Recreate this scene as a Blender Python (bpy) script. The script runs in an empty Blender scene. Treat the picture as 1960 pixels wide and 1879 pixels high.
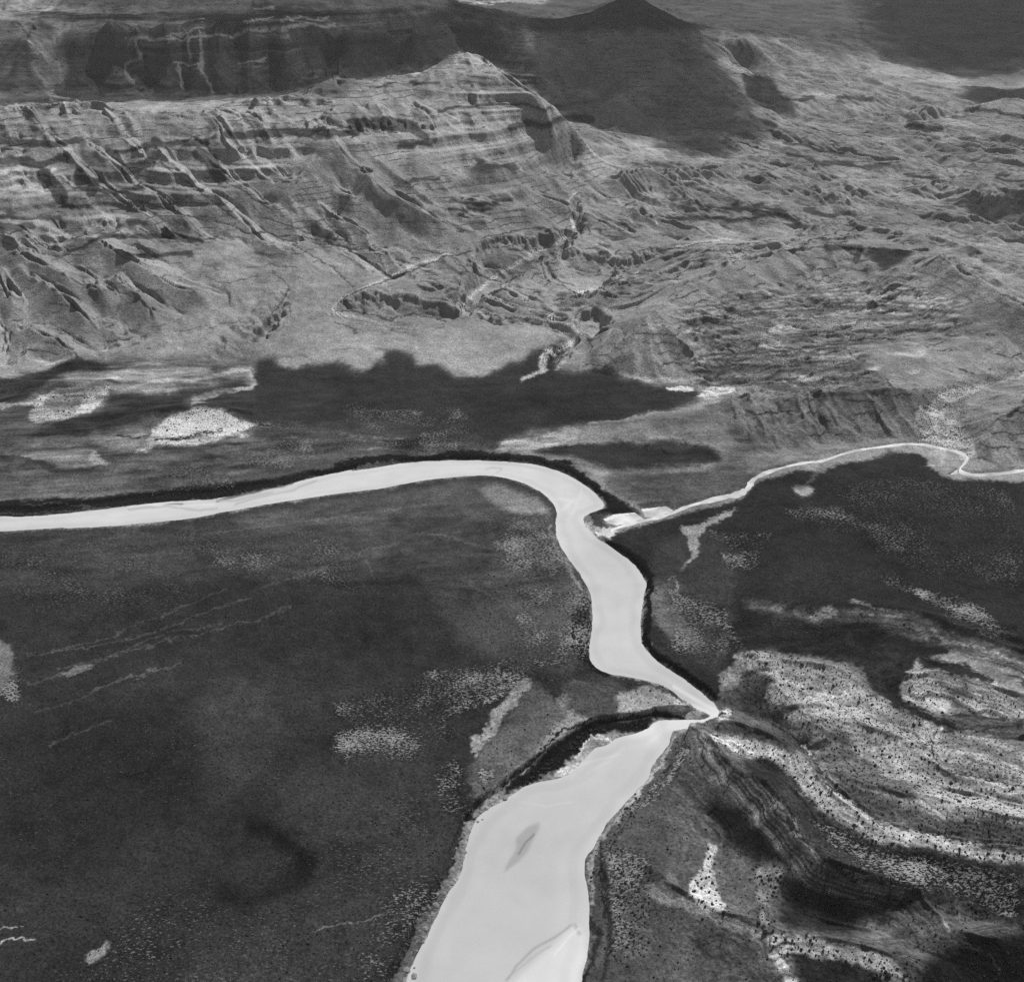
import bpy, math, time
import numpy as np
T0 = time.time()
f32 = np.float32
C = bpy.context.scene.collection
D2R = math.pi / 180
# ------------------------------------------------------------------ camera, sky, sun
H, F, CU, CV, PITCH = 1000.0, 2015.0, 980.0, 939.5, 29 * D2R
SP, CP = math.sin(PITCH), math.cos(PITCH)
cam = bpy.data.cameras.new('camera')
cam.sensor_width = 36; cam.lens = 36 * F / 1960
cam.clip_start = 1; cam.clip_end = 60000
camo = bpy.data.objects.new('camera', cam); C.objects.link(camo)
camo.location = (0, 0, H); camo.rotation_euler = (math.pi / 2 - PITCH, 0, 0)
bpy.context.scene.camera = camo
SUN_EL, SUN_AZ = 48 * D2R, -30 * D2R          # the sun stands behind the scene, to the right
SUN = np.array([-math.sin(SUN_AZ) * math.cos(SUN_EL), math.cos(SUN_AZ) * math.cos(SUN_EL), math.sin(SUN_EL)])
sl = bpy.data.lights.new('sun', 'SUN'); sl.energy = 4.0; sl.angle = 0.5 * D2R; sl.color = (1, 1, 1)
so = bpy.data.objects.new('sun', sl); C.objects.link(so)
from mathutils import Vector
so.rotation_euler = Vector(SUN).to_track_quat('Z', 'Y').to_euler()
so.location = (0, 0, 3000)
w = bpy.data.worlds.new('World'); bpy.context.scene.world = w; w.use_nodes = True
nt = w.node_tree; nt.nodes.clear()
sky = nt.nodes.new('ShaderNodeTexSky'); sky.sky_type = 'NISHITA'; sky.sun_disc = False
sky.sun_elevation = SUN_EL; sky.sun_rotation = -SUN_AZ; sky.air_density = 1; sky.dust_density = 1.5
bw = nt.nodes.new('ShaderNodeRGBToBW'); bg = nt.nodes.new('ShaderNodeBackground'); ow = nt.nodes.new('ShaderNodeOutputWorld')
bg.inputs[1].default_value = 0.05
nt.links.new(sky.outputs[0], bw.inputs[0]); nt.links.new(bw.outputs[0], bg.inputs[0]); nt.links.new(bg.outputs[0], ow.inputs[0])
vs = bpy.context.scene.view_settings
vs.view_transform = 'Standard'; vs.look = 'None'; vs.exposure = 0; vs.gamma = 1
bpy.context.scene.cycles.max_bounces = 3
bpy.context.scene.cycles.diffuse_bounces = 2
bpy.context.scene.cycles.volume_bounces = 0
bpy.context.scene.cycles.use_denoising = False

QUAL = 1.0

# ------------------------------------------------------------------ small numeric helpers
def tag(o, label=None, cat=None, group=None, kind=None):
    if label: o['label'] = label
    if cat: o['category'] = cat
    if group: o['group'] = group
    if kind: o['kind'] = kind
    return o

def project(x, y, z):
    dz = z - H; dep = np.maximum(y * CP - dz * SP, 1.0)
    return CU + F * x / dep, CV - F * (y * SP + dz * CP) / dep
def sstep(a, b, x):
    t = np.clip((x - a) / (b - a), 0, 1); return t * t * (3 - 2 * t)
rs = np.random.RandomState(7)
TAB = rs.rand(256, 256).astype(f32)
TABX = rs.rand(256, 256).astype(f32); TABY = rs.rand(256, 256).astype(f32)
def vnoise(x, y):
    ix = np.floor(x); iy = np.floor(y); fx = (x - ix).astype(f32); fy = (y - iy).astype(f32)
    ix = ix.astype(np.int32) & 255; iy = iy.astype(np.int32) & 255; jx = (ix + 1) & 255; jy = (iy + 1) & 255
    fx = fx * fx * fx * (fx * (fx * 6 - 15) + 10); fy = fy * fy * fy * (fy * (fy * 6 - 15) + 10)
    a = TAB[iy, ix]; b = TAB[iy, jx]; c = TAB[jy, ix]; d = TAB[jy, jx]
    return (a + (b - a) * fx) * (1 - fy) + (c + (d - c) * fx) * fy - 0.5
def fbm(x, y, L, n=4, g=0.5, ang=0.6):
    s = 0; a = 1.0; tot = 0; ca, sa = math.cos(ang), math.sin(ang)
    x = x / L; y = y / L
    for k in range(n):
        s = s + a * vnoise(x + 17.3 * k, y - 9.1 * k); tot += a; a *= g
        x, y = (x * ca - y * sa) * 2.03, (x * sa + y * ca) * 2.03
    return s * (2 / tot)
def ridged(x, y, L, n=4, g=0.55):
    s = 0; a = 1.0; tot = 0; x = x / L; y = y / L
    for k in range(n):
        s = s + a * (1 - np.abs(vnoise(x + 31.7 * k, y + 3.3 * k)) * 4); tot += a; a *= g
        x, y = (x * .8 - y * .6) * 2.1, (x * .6 + y * .8) * 2.1
    return s / tot
def box(m, r):
    if r < 1: return m
    for ax in (0, 1):
        p = np.pad(m, [(r + 1, r) if k == ax else (0, 0) for k in (0, 1)], mode='edge')
        c = np.cumsum(p, axis=ax, dtype=np.float64)
        n = m.shape[ax]; k = 2 * r + 1
        m = ((c[k:k + n] - c[:n]) if ax == 0 else (c[:, k:k + n] - c[:, :n])) / k
    return m.astype(f32)

# a sheet of traced outlines (in the pixels of the survey photograph); every use of it is on the ground point that lies there
U0, U1, V0, V1 = -300, 2260, -80, 2000
class Sheet:
    def __init__(s, step, val=0.0):
        s.st = step; s.w = int((U1 - U0) / step) + 1; s.h = int((V1 - V0) / step) + 1
        s.a = np.full((s.h, s.w), val, f32)
    def _apply(s, m, r0, c0, val, alpha, mode):
        sub = s.a[r0:r0 + m.shape[0], c0:c0 + m.shape[1]]
        m = m * alpha
        if mode == 'mix': sub[:] = sub * (1 - m) + val * m
        elif mode == 'add': sub += val * m
        elif mode == 'max': sub[:] = np.maximum(sub, val * m)
    def _win(s, pts, pad):
        p = (np.array(pts, float) - (U0, V0)) / s.st
        lo = np.floor(p.min(0) - pad).astype(int); hi = np.ceil(p.max(0) + pad).astype(int) + 1
        c0, r0 = max(lo[0], 0), max(lo[1], 0); c1, r1 = min(hi[0], s.w), min(hi[1], s.h)
        return p, c0, r0, c1, r1
    def poly(s, pts, val=1.0, soft=2, alpha=1.0, mode='mix'):
        soft = soft / s.st; p, c0, r0, c1, r1 = s._win(pts, soft * 2 + 2)
        if c1 <= c0 or r1 <= r0: return
        m = np.zeros((r1 - r0, c1 - c0), f32); cols = np.arange(c0, c1)
        q = np.roll(p, -1, 0)
        for r in range(r0, r1):
            yy = r + 0.013
            k = (p[:, 1] > yy) != (q[:, 1] > yy)
            if k.any():
                xs = p[k, 0] + (yy - p[k, 1]) * (q[k, 0] - p[k, 0]) / (q[k, 1] - p[k, 1])
                m[r - r0] = (np.sum(xs[:, None] > cols[None], 0) % 2)
        rr = int(round(soft / 2))
        if rr > 0: m = box(box(m, rr), rr)
        s._apply(m, r0, c0, val, alpha, mode)
    def line(s, pts, w, val=1.0, soft=1.5, alpha=1.0, mode='mix'):
        w = w / s.st / 2; soft = soft / s.st; p, c0, r0, c1, r1 = s._win(pts, w + soft + 2)
        if c1 <= c0 or r1 <= r0: return
        d = np.full((r1 - r0, c1 - c0), 1e9, f32)
        for a, b in zip(p[:-1], p[1:]):
            l = np.floor(np.minimum(a, b) - w - soft - 2).astype(int); h = np.ceil(np.maximum(a, b) + w + soft + 2).astype(int)
            x0, y0 = max(l[0], c0), max(l[1], r0); x1, y1 = min(h[0], c1), min(h[1], r1)
            if x1 <= x0 or y1 <= y0: continue
            X, Y = np.meshgrid(np.arange(x0, x1), np.arange(y0, y1))
            ab = b - a; t = np.clip(((X - a[0]) * ab[0] + (Y - a[1]) * ab[1]) / max(ab @ ab, 1e-6), 0, 1)
            dd = np.hypot(X - a[0] - t * ab[0], Y - a[1] - t * ab[1])
            sub = d[y0 - r0:y1 - r0, x0 - c0:x1 - c0]; np.minimum(sub, dd, out=sub)
        s._apply(1 - sstep(w - soft / 2, w + soft / 2 + .01, d), r0, c0, val, alpha, mode)
    def get(s, u, v):
        x = np.clip((u - U0) / s.st, 0, s.w - 1.001); y = np.clip((v - V0) / s.st, 0, s.h - 1.001)
        ix = x.astype(np.int32); iy = y.astype(np.int32); fx = (x - ix).astype(f32); fy = (y - iy).astype(f32)
        A = s.a
        return (A[iy, ix] * (1 - fx) + A[iy, ix + 1] * fx) * (1 - fy) + (A[iy + 1, ix] * (1 - fx) + A[iy + 1, ix + 1] * fx) * fy

# crops of the survey photograph the outlines were traced in: (offset u, offset v)
K = 0.3483
def tr(ou, ov, pts): return [(ou + a * K, ov + b * K) for a, b in pts]
def c1(*p): return tr(0, 0, p)
def c2(*p): return tr(644.7, 0, p)
def c3(*p): return tr(1277.3, 0, p)
def c4(*p): return tr(0, 606.8, p)
def c5(*p): return tr(644.7, 606.8, p)
def c6(*p): return tr(1277.3, 606.8, p)
def c7(*p): return tr(0, 1234, p)
def c8(*p): return tr(644.7, 1234, p)
def c9(*p): return tr(1277.3, 1234, p)

# ------------------------------------------------------------------ outline of the river and the side stream
NEAR = [(-320, 1034)] + c4((0, 1187), (250, 1168), (600, 1158), (900, 1130), (1080, 1110), (1250, 1075), (1500, 1030), (1800, 985)) + \
    c5((100, 965), (250, 950), (400, 915), (600, 890), (750, 878), (900, 880), (1050, 925), (1150, 980), (1210, 1050), (1200, 1150),
       (1210, 1230), (1280, 1340), (1350, 1430), (1405, 1550), (1405, 1680), (1380, 1850)) + \
    c8((1410, 120), (1480, 170), (1620, 185), (1760, 220), (1850, 260)) + c9((100, 322), (200, 366), (242, 385), (238, 396), (200, 411), (120, 412), (0, 410)) + \
    c8((1750, 414), (1700, 470), (1540, 505), (1500, 540), (1400, 572), (1300, 700), (1180, 745), (1050, 765), (940, 835), (790, 930), (740, 1000), (700, 1170),
       (690, 1250), (600, 1380), (560, 1470), (500, 1590), (440, 1700), (370, 1850)) + [(735, 1990)]
FARB = [(1096, 1990)] + c8((1340, 1850), (1370, 1740), (1385, 1640), (1390, 1500), (1380, 1370), (1360, 1240), (1370, 1170), (1440, 1060), (1480, 980),
       (1600, 850), (1720, 730), (1740, 650), (1820, 560), (1845, 480)) + c9((40, 470), (170, 455), (285, 430), (270, 400), (290, 350), (130, 210), (0, 130)) + \
    c5((1715, 1850), (1665, 1770), (1670, 1620), (1690, 1510), (1705, 1450), (1620, 1340), (1500, 1260), (1430, 1215), (1360, 1140), (1350, 1100),
       (1390, 1075), (1480, 1045), (1440, 985), (1400, 950), (1330, 900), (1250, 855), (1100, 810), (950, 795), (700, 785), (400, 795), (200, 830), (60, 850)) + \
    c4((1960, 835), (1750, 875), (1550, 930), (1200, 1000), (1000, 1010), (800, 1025), (500, 1065), (150, 1100), (0, 1095)) + [(-320, 1004)]
def chaikin(pts, closed=True, n=1):
    p = [np.array(q, float) for q in pts]
    for _ in range(n):
        m = len(p); q = [] if closed else [p[0]]
        for k in range(m if closed else m - 1):
            a, b = p[k], p[(k + 1) % m]; q += [a * .75 + b * .25, a * .25 + b * .75]
        p = q if closed else q + [p[-1]]
    return [tuple(v) for v in p]
RIVER = chaikin(NEAR + FARB)
STREAM = c5((1440, 1195), (1490, 1178), (1560, 1150), (1720, 1110)) + c6((0, 1092), (100, 1042), (250, 1003), (400, 972), (450, 938), (470, 885), (600, 835), (760, 797),
       (850, 795), (1000, 737), (1200, 710), (1350, 692), (1500, 717), (1640, 752), (1652, 785), (1590, 850), (1700, 873), (1850, 858), (1960, 840)) + [(2270, 880)]
SW = [7, 7, 6, 6, 6, 6, 9, 16, 13, 12, 7, 6, 6, 5, 5, 6, 6, 6, 8, 9, 7, 6, 6, 6]
PONDS = [c5((1465, 1110), (1520, 1085), (1640, 1075), (1685, 1110), (1600, 1132), (1540, 1142), (1490, 1132)),
         c5((1672, 1055), (1810, 1040), (1850, 1065), (1760, 1092), (1705, 1098))]
def widen(pts, ws):
    p = np.array(pts, float); t = np.gradient(p, axis=0); t /= np.linalg.norm(t, axis=1)[:, None] + 1e-9
    n = np.stack([-t[:, 1], t[:, 0]], 1); ws = np.array(ws)[:, None] / 2
    return [tuple(q) for q in p + n * ws] + [tuple(q) for q in (p - n * ws)[::-1]]
_st = chaikin(STREAM, False, 2); _sw = np.interp(np.linspace(0, len(SW) - 1, len(_st)), np.arange(len(SW)), SW)
_sw = _sw * (.72 + .16 * np.sin(np.arange(len(_st)) * 1.3) + .1 * np.sin(np.arange(len(_st)) * 3.1))
STREAM_POLY = widen(_st, _sw)
SPUR = c6((1590, 838), (1530, 880), (1600, 868))
wet = Sheet(1.0)
wet.poly(RIVER, 1, 0)
wet.poly(STREAM_POLY, 1, 0, mode='max'); wet.poly(SPUR, 1, 0, mode='max')
for q in PONDS: wet.poly(q, 1, 0, mode='max')

# ------------------------------------------------------------------ coarse height field on a fan shaped grid
NA, NY = 321, 900
A_ = np.linspace(U0, U1, NA); LY = np.linspace(math.log(580), math.log(17000), NY)
def world(a, ly):
    y = np.exp(ly); return (a - CU) / F * (y * CP + H * SP), y
AA, LL = np.meshgrid(A_, LY)
X0, Y0 = world(AA, LL)
def idx(x, y):
    a = CU + F * x / (y * CP + H * SP)
    return (a - U0) / (U1 - U0) * (NA - 1), (np.log(y) - LY[0]) / (LY[-1] - LY[0]) * (NY - 1)
def unproj(u, v, z):
    cx, cy = (u - CU) / F, (CV - v) / F
    t = (z - H) / (-SP + cy * CP)
    return cx * t, (CP + cy * SP) * t
ctrl = []   # polylines of surveyed spot heights (u, v, z)
def L(*p): ctrl.append(p)
# plains along the river
for p in ([(-300, 1100), (0, 1100), (500, 1100), (950, 1100)], [(-300, 1500), (0, 1500), (500, 1500), (850, 1500)], [(-300, 1980), (300, 1980), (700, 1960)],
          [(-300, 940), (0, 930), (400, 905), (700, 870), (1000, 866), (1150, 900), (1260, 960)], [(-300, 1300), (400, 1300), (1000, 1250)], [(-300, 1700), (700, 1700)],
          [(520, 760), (700, 800), (900, 790), (1100, 760), (1250, 765)], [(1300, 1000), (1500, 980), (1700, 950), (1960, 950), (2250, 960)],
          [(1300, 1100), (1600, 1100), (1960, 1100), (2250, 1100)], [(1300, 1250), (1400, 1220)], [(1010, 850), (1200, 860), (1350, 890)]):
    L(*[(u, v, 8) for u, v in p])
L((930, 1500, 11), (1010, 1420, 19), (1090, 1360, 20), (1200, 1345, 13), (1330, 1362, 6)); L((900, 1440, 9), (980, 1350, 10), (1020, 1300, 9))
L((-300, 850, 16), (0, 845, 14), (200, 850, 13), (420, 830, 14))
L((-300, 760, 14), (0, 750, 10), (300, 760, 9), (480, 750, 8))
L((1160, 1610, 10), (1150, 1750, 11), (1150, 1900, 12)); L((1300, 1420, 10), (1240, 1520, 12), (1200, 1600, 14))
L((-300, 718, 22), (0, 712, 18), (100, 692, 16), (220, 690, 15), (400, 690, 14), (480, 685, 11))
L((500, 690, 9), (690, 705, 9), (860, 710, 9), (1010, 700, 9), (1150, 715, 9), (1330, 745, 10))
# fans and the foot of the wall
L((-300, 600, 60), (0, 610, 50), (200, 655, 32), (420, 640, 30), (540, 620, 30), (700, 620, 32), (900, 640, 28), (1000, 640, 24))
L((200, 520, 90), (420, 560, 62), (600, 540, 62), (760, 525, 60))
L((-300, 440, 165), (0, 440, 160), (200, 440, 150), (400, 440, 135), (560, 450, 120), (700, 470, 100), (850, 450, 95), (1000, 450, 80), (1080, 430, 75))
L((-300, 360, 250), (0, 350, 245), (200, 345, 240), (400, 345, 235), (600, 340, 235), (800, 335, 235), (950, 325, 225), (1060, 320, 170), (1100, 330, 120))
L((-300, 262, 335), (0, 258, 330), (200, 262, 328), (400, 265, 325), (600, 262, 330), (800, 250, 335), (950, 240, 335), (1050, 250, 280), (1100, 290, 200))
# crest of the front wall
L((-300, 215, 395), (0, 208, 398), (70, 200, 400), (190, 195, 405), (330, 205, 400), (400, 205, 400), (480, 190, 405), (520, 186, 415), (660, 187, 410), (720, 145, 455), (790, 138, 462),
  (835, 130, 478), (862, 109, 504), (885, 101, 513), (915, 101, 512), (950, 120, 488), (985, 150, 452), (1050, 190, 395), (1080, 222, 310), (1120, 262, 240))
# gap behind it, then the dark wall and its rim
L((-300, 200, 280), (60, 190, 280), (200, 186, 280), (400, 192, 285), (560, 178, 290), (700, 150, 290), (850, 110, 290), (1000, 150, 250), (1060, 220, 200))
L((-300, 160, 300), (60, 170, 300), (200, 150, 300), (400, 165, 300), (560, 150, 310), (700, 120, 310))
L((-300, 70, 470), (-60, 40, 520), (20, 36, 525), (55, 75, 470), (95, 110, 400), (120, 130, 345))
L((120, 95, 420), (190, 62, 480), (240, 78, 465), (310, 74, 475), (390, 56, 495), (470, 55, 500), (560, 45, 510), (640, 48, 505), (760, 45, 500), (880, 30, 500), (1000, 60, 430), (1040, 110, 330))
L((340, 40, 515), (390, 34, 522), (480, 34, 525), (510, 16, 545), (545, 16, 545), (600, 34, 520))
L((-300, 14, 545), (150, 12, 550), (400, 10, 560), (700, 8, 560), (860, 12, 520)); L((-300, -30, 640), (500, -30, 640), (860, -12, 560)); L((900, 0, 400), (1100, 0, 380), (1400, -4, 360), (2250, -6, 340)); L((900, -40, 420), (1500, -40, 420), (2250, -40, 420))
# pyramid and the ranges to its right
L((1205, 24, 455), (1150, 70, 390), (1090, 120, 300), (1060, 150, 250)); L((1205, 24, 455), (1260, 70, 390), (1330, 120, 310), (1400, 175, 220), (1440, 230, 150))
L((1205, 24, 455), (1200, 100, 340), (1190, 170, 240), (1180, 230, 170))
L((1100, 180, 170), (1120, 165, 200), (1180, 190, 180), (1220, 168, 235), (1260, 205, 170)); L((1060, 240, 130), (1180, 250, 120), (1300, 260, 105))
L((1330, 60, 380), (1400, 40, 400), (1420, 75, 360), (1460, 90, 310)); L((1100, 45, 350), (1060, 40, 370)); L((1090, 60, 270), (1130, 72, 240), (1145, 90, 220))
L((1500, 60, 350), (1550, 85, 260), (1600, 90, 300), (1650, 125, 200)); L((1420, 140, 190), (1500, 150, 200), (1560, 130, 230), (1700, 155, 180), (1870, 160, 130))
L((1440, 200, 130), (1480, 200, 150), (1560, 190, 170), (1660, 175, 165), (1700, 215, 100)); L((1500, 230, 110), (1700, 240, 85), (1960, 200, 120), (2250, 200, 120))
L((1700, 125, 150), (1960, 150, 140), (2250, 140, 150)); L((1750, 60, 250), (1960, 60, 280), (2250, 50, 300)); L((1770, 195, 160), (1850, 195, 165), (1960, 190, 170))
L((1740, 240, 130), (1850, 245, 120), (1960, 245, 130))
# middle ground right of the wall
L((1100, 330, 90), (1130, 300, 100), (1250, 300, 100), (1400, 290, 95), (1550, 300, 90), (1750, 290, 80), (1960, 290, 110), (2250, 290, 110))
L((1150, 380, 70), (1300, 380, 75), (1500, 380, 70), (1700, 380, 60), (1830, 400, 70), (1960, 400, 120), (2250, 400, 140))
L((1100, 455, 55), (1250, 465, 52), (1400, 440, 55), (1550, 430, 60), (1700, 430, 66), (1800, 440, 80), (1960, 480, 90), (2250, 480, 90))
L((900, 560, 35), (1050, 500, 50), (1150, 540, 30), (1250, 520, 34)); L((1060, 600, 22), (1120, 640, 16))
L((1150, 630, 50), (1230, 630, 72), (1260, 640, 70)); L((1240, 625, 70), (1290, 575, 88), (1345, 535, 100), (1420, 505, 104), (1520, 482, 108), (1610, 478, 108), (1720, 488, 90))
L((1720, 440, 90), (1790, 470, 112), (1800, 510, 118), (1870, 555, 110), (1960, 600, 100), (2250, 660, 90))
L((1450, 600, 38), (1550, 590, 36), (1700, 590, 40)); L((1330, 700, 24), (1450, 680, 28), (1600, 650, 32), (1750, 640, 40), (1900, 640, 60)); L((1380, 745, 14), (1500, 730, 22))
L((1340, 775, 16), (1480, 752, 46), (1560, 748, 60), (1660, 744, 64), (1760, 740, 58)); L((1460, 866, 6), (1560, 856, 7), (1680, 838, 7), (1740, 828, 6)); L((1290, 970, 3), (1360, 945, 3), (1425, 925, 3), (1440, 900, 3), (1560, 874, 3), (1620, 852, 3), (1700, 845, 3), (1750, 840, 3), (1850, 850, 3), (1870, 890, 3), (1920, 895, 3), (2250, 870, 3))
L((1180, 812, 14), (1300, 800, 24)); L((1790, 790, 8), (1850, 760, 18), (1960, 712, 30), (2250, 640, 40)); L((1290, 1000, 4), (1400, 970, 4), (1460, 930, 4), (1620, 878, 4), (1740, 862, 4), (1820, 880, 4), (1830, 920, 4), (1960, 912, 4))
L((1880, 800, 50), (1960, 770, 80), (2250, 760, 100)); L((1880, 840, 30), (1960, 860, 22))
# rolling hills at lower right
L((1430, 1160, 9), (1560, 1165, 22), (1610, 1180, 20), (1700, 1180, 18), (1850, 1200, 18), (2250, 1240, 20))
L((1420, 1260, 12), (1600, 1290, 22), (1700, 1330, 16), (1800, 1370, 20), (2250, 1380, 34)); L((1400, 1380, 12), (1520, 1400, 22))
L((1960, 1500, 70), (2250, 1560, 90)); L((1300, 1420, 12), (1350, 1480, 24), (1460, 1530, 40), (1520, 1620, 44), (1620, 1700, 44), (1760, 1730, 40), (1880, 1760, 30))
L((1250, 1600, 18), (1280, 1750, 18), (1350, 1850, 20), (1350, 1990, 24)); L((1500, 1790, 26), (1700, 1860, 30)); L((1960, 1700, 60), (2250, 1750, 80)); L((1960, 1990, 40), (2250, 1990, 40))

def raster(NAk, NYk):
    Z = np.zeros((NYk, NAk)); Wt = np.zeros((NYk, NAk))
    for pl in ctrl:
        P = [np.array(p, float) for p in pl]
        for a, b in (zip(P[:-1], P[1:]) if len(P) > 1 else [(P[0], P[0])]):
            n = int(np.hypot(b[0] - a[0], b[1] - a[1]) / 2) + 6
            t = np.linspace(0, 1, n)[:, None]; q = a + (b - a) * t
            x0, y0 = unproj(a[0], a[1], a[2]); x1, y1 = unproj(b[0], b[1], b[2])
            xx = x0 + (x1 - x0) * t[:, 0]; yy = y0 + (y1 - y0) * t[:, 0]
            n2 = int(max(abs(np.subtract(*[idx(x, y)[1] for x, y in ((x0, y0), (x1, y1))])), 1)) * 2 + n
            t = np.linspace(0, 1, n2); xx = x0 + (x1 - x0) * t; yy = y0 + (y1 - y0) * t; zz = a[2] + (b[2] - a[2]) * t
            i, j = idx(xx, np.clip(yy, 590, 16900))
            i = np.round(i / (NA - 1) * (NAk - 1)).astype(int); j = np.round(j / (NY - 1) * (NYk - 1)).astype(int)
            ok = (i >= 0) & (i < NAk) & (j >= 0) & (j < NYk)
            np.add.at(Z, (j[ok], i[ok]), zz[ok]); np.add.at(Wt, (j[ok], i[ok]), 1)
    return Z / np.maximum(Wt, 1), Wt > 0
Zc = None
for lev, it in ((5, 500), (4, 300), (3, 200), (2, 140), (1, 90), (0, 60)):
    na, ny = (NA - 1) // 2 ** lev + 1, max((NY - 1) // 2 ** lev + 1, 8)
    zk, mk = raster(na, ny)
    if Zc is None: Zc = np.full((ny, na), 60.0)
    else:
        ri = np.linspace(0, Zc.shape[0] - 1, ny); ci = np.linspace(0, Zc.shape[1] - 1, na)
        r0 = np.minimum(ri.astype(int), Zc.shape[0] - 2); k0 = np.minimum(ci.astype(int), Zc.shape[1] - 2)
        fr = (ri - r0)[:, None]; fc = (ci - k0)[None]
        Zc = (Zc[r0][:, k0] * (1 - fr) + Zc[r0 + 1][:, k0] * fr) * (1 - fc) + (Zc[r0][:, k0 + 1] * (1 - fr) + Zc[r0 + 1][:, k0 + 1] * fr) * fc
    for _ in range(it):
        p = np.pad(Zc, 1, mode='edge')
        Zc = (p[:-2, 1:-1] + p[2:, 1:-1] + p[1:-1, :-2] + p[1:-1, 2:]) / 4
        Zc[mk] = zk[mk]
Zc = box(Zc.astype(f32), 1).astype(float)
print('solved', time.time() - T0)

def samp(Z, x, y):
    i, j = idx(x, np.clip(y, 581, 16990)); i = np.clip(i, 0, NA - 1.001); j = np.clip(j, 0, NY - 1.001)
    a = i.astype(int); b = j.astype(int); fa = i - a; fb = j - b
    return (Z[b, a] * (1 - fa) + Z[b, a + 1] * fa) * (1 - fb) + (Z[b + 1, a] * (1 - fa) + Z[b + 1, a + 1] * fa) * fb
TT = np.exp(np.linspace(math.log(850), math.log(17500), 2600))
def pick(u, v, Z=None):
    """ground point seen at (u, v)"""
    Z = Zc if Z is None else Z
    cx, cy = (u - CU) / F, (CV - v) / F; n = 1.0
    x = cx * TT; y = (CP + cy * SP) * TT; z = H + (-SP + cy * CP) * TT
    g = samp(Z, x, np.maximum(y, 590)); k = np.nonzero(z < g)[0]
    k = k[0] if len(k) else len(TT) - 1
    return x[k], y[k], g[k]

# sharper ridges, gullies and cut valleys laid over the base: (points, height, half width, power)
ADD = []
def rid(h, wd, *p, pw=1.0): ADD.append((p, h, wd, pw))
for k, (u, h) in enumerate(((150, 40), (215, 70), (262, 40), (318, 60), (372, 35), (425, 70), (480, 50), (545, 80), (600, 45), (650, 40))):
    rid(h, 110 + 30 * math.sin(k * 2.2), (u, 66), (u + 6 * math.sin(k), 110), (u + 12 * math.sin(k * 2), 170), pw=1)
for k, u in enumerate((185, 292, 345, 455, 512)): rid(-34, 70, (u, 80), (u + 6, 130), (u + 4, 175))
# hills at the left foot of the wall
rid(42, 95, (40, 512), (110, 540), (190, 578)); rid(34, 75, (45, 530), (110, 578), (188, 632)); rid(42, 100, (165, 485), (235, 512), (290, 545))
rid(34, 85, (240, 520), (310, 555), (372, 575)); rid(32, 80, (232, 550), (295, 612)); rid(26, 60, (60, 640), (110, 660), (150, 690)); rid(24, 60, (0, 530), (20, 580))
rid(-16, 40, (150, 545), (185, 590), (200, 655)); rid(-14, 35, (0, 600), (15, 640), (8, 690))
rid(30, 70, (0, 455), (50, 490)); rid(26, 60, (60, 470), (120, 500))
for k in range(22):
    t = k / 21; u = 398 + 135 * t + 5 * math.sin(k * 3.3); v = 690 - 128 * t ** .8 + 5 * math.sin(k * 2.1)
    rid(7 + 3 * math.sin(k * 1.7), 11, (u, v), (u + 9, v + 9), (u + 15, v + 17))
# pyramid shaped hill with ribs
rid(56, 140, (632, 282), (610, 330), (575, 370)); rid(26, 90, (632, 282), (670, 335), (668, 372)); rid(56, 125, (640, 285), (700, 350), (735, 395), (800, 430), (850, 452))
rid(28, 90, (700, 290), (745, 335), (800, 375), (860, 410)); rid(-25, 60, (668, 300), (690, 345), (640, 400)); rid(30, 60, (760, 380), (860, 425), (930, 440))
rid(30, 60, (590, 330), (560, 380), (575, 420)); rid(-22, 50, (575, 400), (590, 430), (700, 478), (748, 522))
# long slanting ribs
for k in range(9):
    u = 110 + 62 * k; v = 288 - (k % 3) * 9 + (8 if k > 5 else 0)
    s = 1 + 0.15 * math.sin(k * 2.7)
    rid(17 * s, 46, (u, v), (u + 70, v + 60 * s), (u + 150, v + 115), (u + 225, v + 165 * s))
    rid(-9, 30, (u + 36, v + 6), (u + 106, v + 66), (u + 190, v + 128), (u + 262, v + 175))
# ribs on the upper wall
for k in range(26):
    u = -20 + 42 * k + 19 * math.sin(k * 5.1) + 8 * math.sin(k * 2.3); v = 205 if u < 690 else 205 - (u - 690) * .25; ln = 1 + .5 * math.sin(k * 3.7)
    rid(11 + 8 * math.sin(k * 4.3), 36 + 14 * math.sin(k * 1.9), (u + 5, v + 7), (u + 26 * ln, v + 30 * ln), (u + 40 * ln, v + 58 * ln))
# hills of the middle ground
for k in range(11):
    u = 1395 + 34 * k + 8 * math.sin(k * 2.9); rid(9 + 4 * math.sin(k * 1.7), 26, (u, 764 - k), (u + 14, 795), (u + 34, 832 - k * .8))
rid(26, 70, (1350, 330), (1450, 345), (1520, 365)); rid(26, 60, (1250, 345), (1300, 365), (1330, 400)); rid(20, 60, (1440, 300), (1560, 330), (1640, 372))
rid(24, 50, (1560, 360), (1600, 392), (1640, 410)); rid(34, 80, (1760, 370), (1810, 352), (1860, 385)); rid(30, 80, (1860, 340), (1920, 400), (1960, 430))
rid(24, 60, (1180, 350), (1280, 335), (1400, 318)); rid(24, 60, (1120, 360), (1000, 338), (920, 320)); rid(20, 60, (1000, 360), (1100, 400), (1180, 445))
rid(24, 60, (900, 395), (1000, 410), (1060, 425)); rid(26, 60, (1220, 395), (1240, 430), (1330, 450)); rid(18, 50, (1750, 450), (1850, 480), (1950, 520))
rid(22, 60, (1820, 505), (1900, 545), (1980, 590)); rid(20, 60, (1560, 440), (1620, 425), (1720, 445)); rid(24, 60, (1800, 410), (1880, 440), (1960, 455))
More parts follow.
